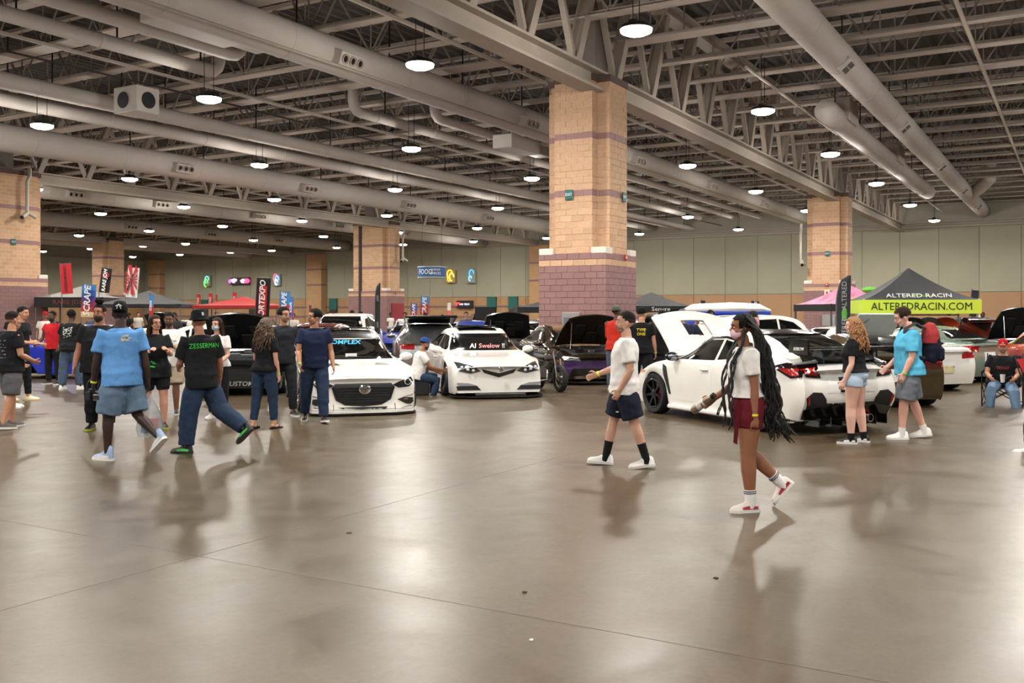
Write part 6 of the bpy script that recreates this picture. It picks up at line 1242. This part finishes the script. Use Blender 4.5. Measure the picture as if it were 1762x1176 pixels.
def feather(label, px, d, y0, y1, wpx, col, emblem, text=None):
    z1 = 1.66+(540-y0)*d/1660; z0 = 1.66+(540-y1)*d/1660; w = wpx*d/1660; h = z1-z0; t = thing('feather_flag', label, 'flag', (GX(px, d), d, 0))
    n = 14; L_ = []; R_ = []
    for i in range(n+1):
        v = i/n; xl = -w*.5+w*.45*max(0, (v-.55)/.45)**2; xr = w*.42+w*.1*v if v < .93 else w*.5; 
        if v > .9: xl = xl+(xr-xl)*((v-.9)/.1)**2*.85
        L_.append((xl, z0+h*v)); R_.append((xr, z0+h*v))
    q = MB(); vs_ = []
    for (a, z), (b, _) in zip(L_, R_): vs_ += [(a, 0, z), (a*.5+b*.5, -.03, z), (b, .0, z), (b, .014, z), (a*.5+b*.5, -.016, z), (a, .014, z)]
    fs = []
    for i in range(n):
        for j in range(6): a = i*6+j; b = i*6+(j+1) % 6; fs.append((a, b, b+6, a+6))
    q.add(vs_, fs+[(0, 1, 2, 3, 4, 5), tuple(n*6+j for j in (5, 4, 3, 2, 1, 0))]); o = q.build('fabric', mat('flag_'+col, col, .7), t, 30)
    q = MB(); q.tube([(-w*.5, .02, 0)]+[(a-.01, .02, z) for a, z in L_], .016, 6); q.build('pole', POSTG, t); q = MB(); q.lathe([(.22, 0), (.22, .03), (.04, .08)], 12, 'z', (-w*.5, .02, 0)); q.build('base', BLKM, t)
    if emblem: q = MB(); q.ell((0, -.035, z0+h*.42), (w*.2, .012, w*.5), 12, 6); q.build('emblem', mat('emblem_'+emblem, emblem, .6), o, True)
    if text: me = text_mesh(text, w*.5, mat('flag_grey', '9a9a9e', .6)); me.transform(Matrix.Translation((0, -.045, z0+h*.7)) @ Matrix.Rotation(R(90), 4, 'X') @ Matrix.Rotation(R(90), 4, 'Z')); link('lettering', me, o); me = me.copy(); me.transform(Matrix.Translation((0, 0, -h*.52))); link('lettering', me, o)
    return t
feather('black feather flag with green emblem on the right', 1452, 25.3, 474, 590, 24, '1e1f23', '4f9a3a', 'ALTERED')
feather('narrow black feather flag before the wide column', 650, 29, 487, 575, 9, '121214', None, 'LEAD')
# ------------------------------------------------------------------ signs on the back wall and the hanging food sign
t = thing('hanging_sign', 'blue round hanging sign lettered FOOD BEVERAGES SNACKS', 'sign', (GX(743, 70), 70, 0)); z = 4.65
q = MB(); q.lathe([(1.02, z-.38), (1.02, z+.38)], 40); q.build('drum', mat('sign_blue', '23507f', .5), t, 30)
for zz in (z-.40, z+.36): q = MB(); q.lathe([(1.04, zz), (1.04, zz+.05)], 40); q.build('rim', mat('sign_rim', 'b8bcc0', .5), t, 30)
for txt, sz, xo, zo in (('FOOD', .5, -.42, 0), ('BEVERAGES', .17, .38, .16), ('SNACKS', .27, .38, -.1)):
    me = text_mesh(txt, sz, MATS['sign_white'], sx=.8)
    for v in me.vertices: a = (v.co.x+xo)/1.05; v.co = (math.sin(a)*1.05, -math.cos(a)*1.05-v.co.z, z+zo+v.co.y)
    link('lettering', me, t)
q = MB()
for s in (-.7, .7): q.tube([(s, 0, z+.38), (s, 0, 10.4)], .012, 5)
q.build('wire', DARKM, t)
def wall_spot(px, py, a=85.75):
    k = (px-881)/1660; d = a/(AX.x*k+AX.y); return Vector((k*d, d, 1.66+(540-py)*d/1660)), d
def lit_sign(label, px, py, wpx, hpx, base, blobs, cat='sign', text=None):
    p, d = wall_spot(px, py); t = thing('lit_sign', label, cat, p, HALL-R(90)); w, h = wpx*d/1660*1.1, hpx*d/1660
    q = MB(); q.cbox(-w/2, w/2, -.12, .1, -h/2, h/2, .02); q.build('case', mat('signcase_'+base, base, .5), t)
    for k, (x, z, r, c_) in enumerate(blobs):
        q = MB(); q.tube([(x*w/2+r*w/2*math.cos(i*.6), -.15, z*h/2+r*h/2*math.sin(i*.6)*1.2) for i in range(8+k)], .05*w, 6); q.build('neon_tube', mat('neon_'+c_, c_, .4, emit=3.), t, True)
    if text: link('lettering', text_mesh(text, h*.34, mat('neon_e8e8f0', 'e8e8f0', .4, emit=2.)), t, (0, -.14, 0), (R(90), 0, 0))
lit_sign('yellow neon window right of the hanging food sign', 776, 476, 17, 22, 'b0965a', [(-.1, .3, .6, 'ffb020'), (.3, -.1, .5, 'ffd860'), (-.3, -.4, .3, 'e0882a')])
lit_sign('blue neon window, rightmost on the back wall', 811, 476, 16, 23, '8f9a90', [(.2, .4, .5, '3a8ae0'), (-.1, -.3, .3, '60b0f0')])
lit_sign('green and blue neon window on the left back wall', 357, 484, 14, 18, '9a9a80', [(.1, .2, .6, '4ac0c0'), (-.2, -.4, .6, '60d040')])
lit_sign('blue and red neon window above the second SCRAPE banner', 477, 482, 14, 20, '90a0a8', [(-.3, .3, .6, 'e05060'), (.2, 0, .6, '50a0f0'), (0, -.4, .4, 'e0e8f0')])
lit_sign('pink and purple scoreboard screens on the back wall', 413, 484, 42, 12, '3a2a30', [(-.75, 0, .25, 'c050e0'), (-.5, .1, .2, 'f0e0f0'), (.45, 0, .2, 'f0c0a0'), (.75, 0, .25, 'e04070')])
lit_sign('dark lit sign with red cross and white letters', 800, 524, 30, 13, '1c1a20', [(-.75, 0, .25, 'e03030')], text='RAD TECH')
t = thing('display_board', 'tall black board standing near the teal doors', 'board', (GX(835, 41), 41.5, 0)); q = MB(); q.cbox(-.46, .46, -.03, .03, .9, 1.95, .01); q.build('panel', BLKM, t); q = MB(); q.box(-.4, -.36, -.03, .03, 0, .9); q.box(.36, .4, -.03, .03, 0, .9); q.box(-.42, -.34, -.25, .25, 0, .03); q.box(.34, .42, -.25, .25, 0, .03); q.build('stand', POSTG, t)
# ------------------------------------------------------------------ motorbike by the column
t = thing('motorbike', 'small dark motorbike parked between the white sedan and the bronze car', 'motorbike', (.8, 20.9, 0), R(205))
for yy in (.52, -.5):
    q = MB(); q.lathe([(.2, -.045), (.245, -.06), (.285, -.03), (.285, .03), (.245, .06), (.2, .045)], 28, 'x', cap0=False, cap1=False); w0 = q.build('wheel', RUB, t, True, (0, yy, .285)); q = MB(); q.lathe([(.2, -.02), (.21, 0), (.2, .02), (.17, 0)], 24, 'x', cap0=False, cap1=False)
    for k in range(8): a = k*math.pi/4; q.tube([(0, 0, 0), (0, .19*math.cos(a), .19*math.sin(a))], .008, 5)
    q.lathe([(.05, -.05), (.05, .05)], 12, 'x'); q.build('rim', mat('bike_rim', '8a8478', .3, metal=.9), w0, True)
q = MB()
for s in (-1, 1): q.tube([(s*.07, .52, .285), (s*.07, .36, .86)], [.022, .018], 8)
q.tube([(-.09, .37, .80), (.09, .37, .80)], .02, 8); q.build('fork', CHRM, t, True)
q = MB(); q.tube([(-.36, .22, .95), (-.2, .34, .93), (.2, .34, .93), (.36, .22, .95)], .014, 8); ho = q.build('handlebar', BLKG, t, True)
for s in (-1, 1): q = MB(); q.tube([(s*.36, .22, .95), (s*.26, .30, .945)], .02, 8); q.build('grip', RUB, ho, True)
q = MB(); q.tube([(0, .34, .8), (0, .1, .38), (0, -.2, .33), (0, -.5, .285)], .025, 8); q.tube([(0, .34, .8), (0, -.1, .62), (0, -.55, .66)], .025, 8); q.tube([(0, -.1, .62), (0, -.2, .33)], .022, 8); q.build('frame', BLKG, t, True)
q = MB(); q.tube([(0, .28, .72), (0, .1, .76), (0, -.08, .70)], [(.07, .06), (.12, .13), (.08, .09)], 14, roundcap=True); q.build('tank', mat('bike_tank', '40302a', .25, metal=.5, coat=.8), t, True)
q = MB(); q.tube([(0, -.05, .70), (0, -.3, .70), (0, -.6, .75)], [(.05, .11), (.055, .12), (.03, .08)], 12, roundcap=True, side=(0, 0, 1)); q.build('saddle', BLKM, t, True)
q = MB(); q.cbox(-.12, .12, -.2, .12, .25, .52, .03); q.cbox(-.09, .09, -.02, .14, .48, .62, .02)
for k in range(4): q.cbox(-.13, .13, -.03, .15, .5+k*.03, .51+k*.03, .003)
q.build('engine', mat('engine_metal', '5f5a55', .35, metal=.8), t); q = MB(); q.tube([(.1, .12, .45), (.14, .2, .25), (.15, -.1, .2), (.15, -.6, .3)], [.022, .022, .03, .04], 10); q.build('exhaust', CHRM, t, True); q = MB(); q.lathe([(.02, .0), (.075, .05), (.08, .09)], 14, 'y', (0, .40, .78)); q.build('headlamp', LAMPG, t, True)
# ------------------------------------------------------------------ camping chairs
def camp_chair(label, x, y, face, col, cup=False):
    t = thing('camping_chair', label, 'chair', (x, y, 0), R(face), 'camping chairs'); fm = mat('chair_tube', '1d1d20', .4, metal=.5); fb = cloth(col)
    q = MB(); nx = 8
    vs_ = [(-.27+.54*i/nx, yy, z-.05*math.sin(math.pi*i/nx)*(1 if yy > -.2 else .6)) for yy, z in ((.24, .42), (.0, .36), (-.22, .34)) for i in range(nx+1)]
    q.add(vs_, [(r_*(nx+1)+i, r_*(nx+1)+i+1, (r_+1)*(nx+1)+i+1, (r_+1)*(nx+1)+i) for r_ in range(2) for i in range(nx)]); q.add([(a, b, c_-.015) for a, b, c_ in vs_], [(r_*(nx+1)+i, (r_+1)*(nx+1)+i, (r_+1)*(nx+1)+i+1, r_*(nx+1)+i+1) for r_ in range(2) for i in range(nx)]); q.build('seat', fb, t, True)
    q = MB(); vs_ = [(-.27+.54*i/nx, -.24-.10*k-.05*math.sin(math.pi*i/nx), .34+.18*k) for k in range(4) for i in range(nx+1)]
    q.add(vs_, [(r_*(nx+1)+i, r_*(nx+1)+i+1, (r_+1)*(nx+1)+i+1, (r_+1)*(nx+1)+i) for r_ in range(3) for i in range(nx)]); q.add([(a, b-.015, c_) for a, b, c_ in vs_], [(r_*(nx+1)+i, (r_+1)*(nx+1)+i, (r_+1)*(nx+1)+i+1, r_*(nx+1)+i+1) for r_ in range(3) for i in range(nx)]); q.build('backrest', fb, t, True)
    for s in (-1, 1):
        for a, b in (((s*.33, .26, 0), (s*.33, .26, .60)), ((s*.30, -.26, 0), (s*.29, -.56, .92))): q = MB(); q.tube([a, b], .011, 6); q.build('leg', fm, t)
        q = MB(); q.tube([(s*.33, .28, .60), (s*.32, -.38, .62)], [(.03, .012)]*2, 8); q.build('armrest', fb, t)
        q = MB(); q.tube([(s*.33, .26, .03), (s*.30, -.26, .36)], .009, 6); q.tube([(s*.30, -.26, .03), (s*.33, .26, .40)], .009, 6); q.build('cross_brace', fm, t)
    for yy in (.26, -.26): q = MB(); q.tube([(-.33, yy, .03), (.30, yy, .38)], .009, 6); q.tube([(.33, yy, .03), (-.30, yy, .38)], .009, 6); q.build('cross_brace', fm, t)
    return t
camp_chair('black camping chair holding the seated red capped man', 8.86, 17.40, 150, '17171a')
camp_chair('red backed camping chair at the right edge', 9.15, 16.2, 215, 'a01c22')
camp_chair('dark camping chair under the person at the right edge', 6.86, 11.9, 100, '1a1c24')
t = thing('paper_cup', 'white paper cup beside the seated man', 'cup', W(0, 0) + Vector((8.62, 16.95, .52))); q = MB(); q.lathe([(.03, -.07), (.042, .07), (.038, .07), (.028, -.06)], 14); q.build('cup', PLATE, t, True); q = MB(); q.tube([(.05, 0, .0), (.22, .05, .06)], .006, 5); q.build('holder_arm', DARKM, t)
# ------------------------------------------------------------------ things people carry
def at_person(P, v): o = P['t']; return Matrix.Translation(o.location) @ o.rotation_euler.to_matrix().to_4x4() @ (Vector(v)*o.scale[0])
o9 = P9['t']; bp = thing('backpack', 'red and navy backpack worn by the man in turquoise', 'backpack', at_person(P9, (0, -.16, 1.0)), o9.rotation_euler.z)
NAVY = cloth('191c2c', 'packnavy'); REDP = cloth('9a3434', 'packred')
q = MB(); q.tube([(0, -.08, .02), (0, -.11, .1), (0, -.12, .24), (0, -.11, .38)], [(.13, .09), (.155, .115), (.16, .12), (.15, .105)], 16, side=(1, 0, 0)); put_mesh('bag', remesh(q, .012, 3, .006, 8), NAVY, bp)
q = MB(); q.tube([(0, -.105, .26), (0, -.105, .38), (0, -.08, .50), (0, -.06, .53)], [(.164, .126), (.156, .112), (.11, .08), (.04, .03)], 16, side=(1, 0, 0)); put_mesh('top_panel', remesh(q, .012, 3, .005, 8), REDP, bp)
q = MB(); q.cbox(-.12, .12, -.26, -.16, .03, .22, .03); q.build('pocket', NAVY, bp, True)
for s in (-1, 1): q = MB(); q.tube([(s*.09, -.02, .46), (s*.11, .10, .53), (s*.13, .23, .46), (s*.14, .27, .28), (s*.16, .20, .1), (s*.15, .0, .06)], [(.012, .032)]*6, 8, side=(0, 1, 0)); q.build('strap', mat('strap_black', '14151a', .7), bp, True)
sh, e, w_, fv, s = M3['A']['L']; cm_ = thing('photo_camera', 'black photo camera with big lens carried by the man in sky blue', 'camera', at_person(M3, w_+fv*.14), M3['t'].rotation_euler.z)
q = MB(); q.cbox(-.07, .07, -.04, .04, -.06, .05, .015); q.cbox(-.03, .03, -.035, .035, .04, .075, .01); q.build('camera_body', BLKM, cm_); q = MB(); q.lathe([(.046, -.03), (.05, -.1), (.056, -.17), (.05, -.175)], 18, 'y', (0, 0, -.01)); lo_ = q.build('lens', BLKG, cm_, True); q = MB(); q.lathe([(.046, -.176), (.035, -.172)], 18, 'y', (0, 0, -.01)); q.build('front_glass', mat('lens_glass', 'a8aab4', .05, metal=.8), lo_, True); q = MB(); q.tube([(.07, 0, .04), (.1, 0, .16), (.02, .02, .2), (-.06, 0, .14), (-.07, 0, .04)], .008, 6); q.build('strap', BLKM, cm_, True)
sh, e, w_, fv, s = M3['A']['R']; pb = thing('plastic_bag', 'translucent grey plastic shopping bag hanging from the hand of the man in sky blue', 'bag', at_person(M3, w_+fv*.15), M3['t'].rotation_euler.z)
q = MB(); rs = []
for z, rx, ry in ((-.50, .08, .05), (-.49, .15, .085), (-.38, .17, .10), (-.24, .15, .09), (-.14, .09, .06), (-.05, .035, .03), (0, .02, .02)): rs.append([Vector((rx*math.cos(a)*(1+.14*math.sin(a*5+z*20)), ry*math.sin(a)*(1+.18*math.cos(a*4+z*9)), z)) for a in [2*math.pi*k/28 for k in range(28)]])
q.rings(rs); q.build('bag_skin', mat('thin_plastic', 'aab2ba', .2, var=.2, alpha=.42, spec=.6), pb, True)
for col, x_, z_ in (('c05a3a', .05, -.36), ('4a6a9a', -.05, -.38), ('d0c8b8', .0, -.44)): q = MB(); q.cbox(x_-.05, x_+.05, -.04, .04, z_-.06, z_+.08, .01); q.build('package', mat('pack_'+col, col, .5), pb)
sh, e, w_, fv, s = P11['A']['R']; ph = thing('phone', 'white phone held by the young man beside the blue car', 'phone', at_person(P11, w_+fv*.11), P11['t'].rotation_euler.z); q = MB(); q.cbox(-.037, .037, -.05, .09, -.005, .005, .003); q.build('case', PLATE, ph); q = MB(); q.box(-.032, .032, -.045, .085, .005, .0065); q.build('screen', BLKG, ph)
# ------------------------------------------------------------------ scraps on the floor
for px, py, col, lb, r_ in ((915, 1103, 'd8d0c8', 'tiny white paper scrap on the near floor', .016), (1232, 996, '3a2c22', 'dark leaf like scrap on the near floor right', .022), (1330, 862, '4a3a30', 'small dark scrap on the floor right of the braided woman', .018), (902, 1020, '4a3c30', 'tiny dark crumb on the near floor', .018), (600, 918, '54463a', 'small dark crumb on the middle floor', .025)):
    d = 2756/(py-540); q = MB(); rn = random.Random(px); q.prism([(r_*(rn.uniform(.4, 1.0))*math.cos(a), r_*rn.uniform(.3, .9)*math.sin(a)) for a in [k*.9 for k in range(7)]], .0, .006, 'z'); tag(q.build('floor_scrap', mat('scrap_'+col, col, .8), loc=(GX(px, d), d, .001)), lb, 'scrap', 'floor scraps')
for s_ in list(bpy.data.scenes):
    if s_ is TMP: bpy.data.scenes.remove(s_)
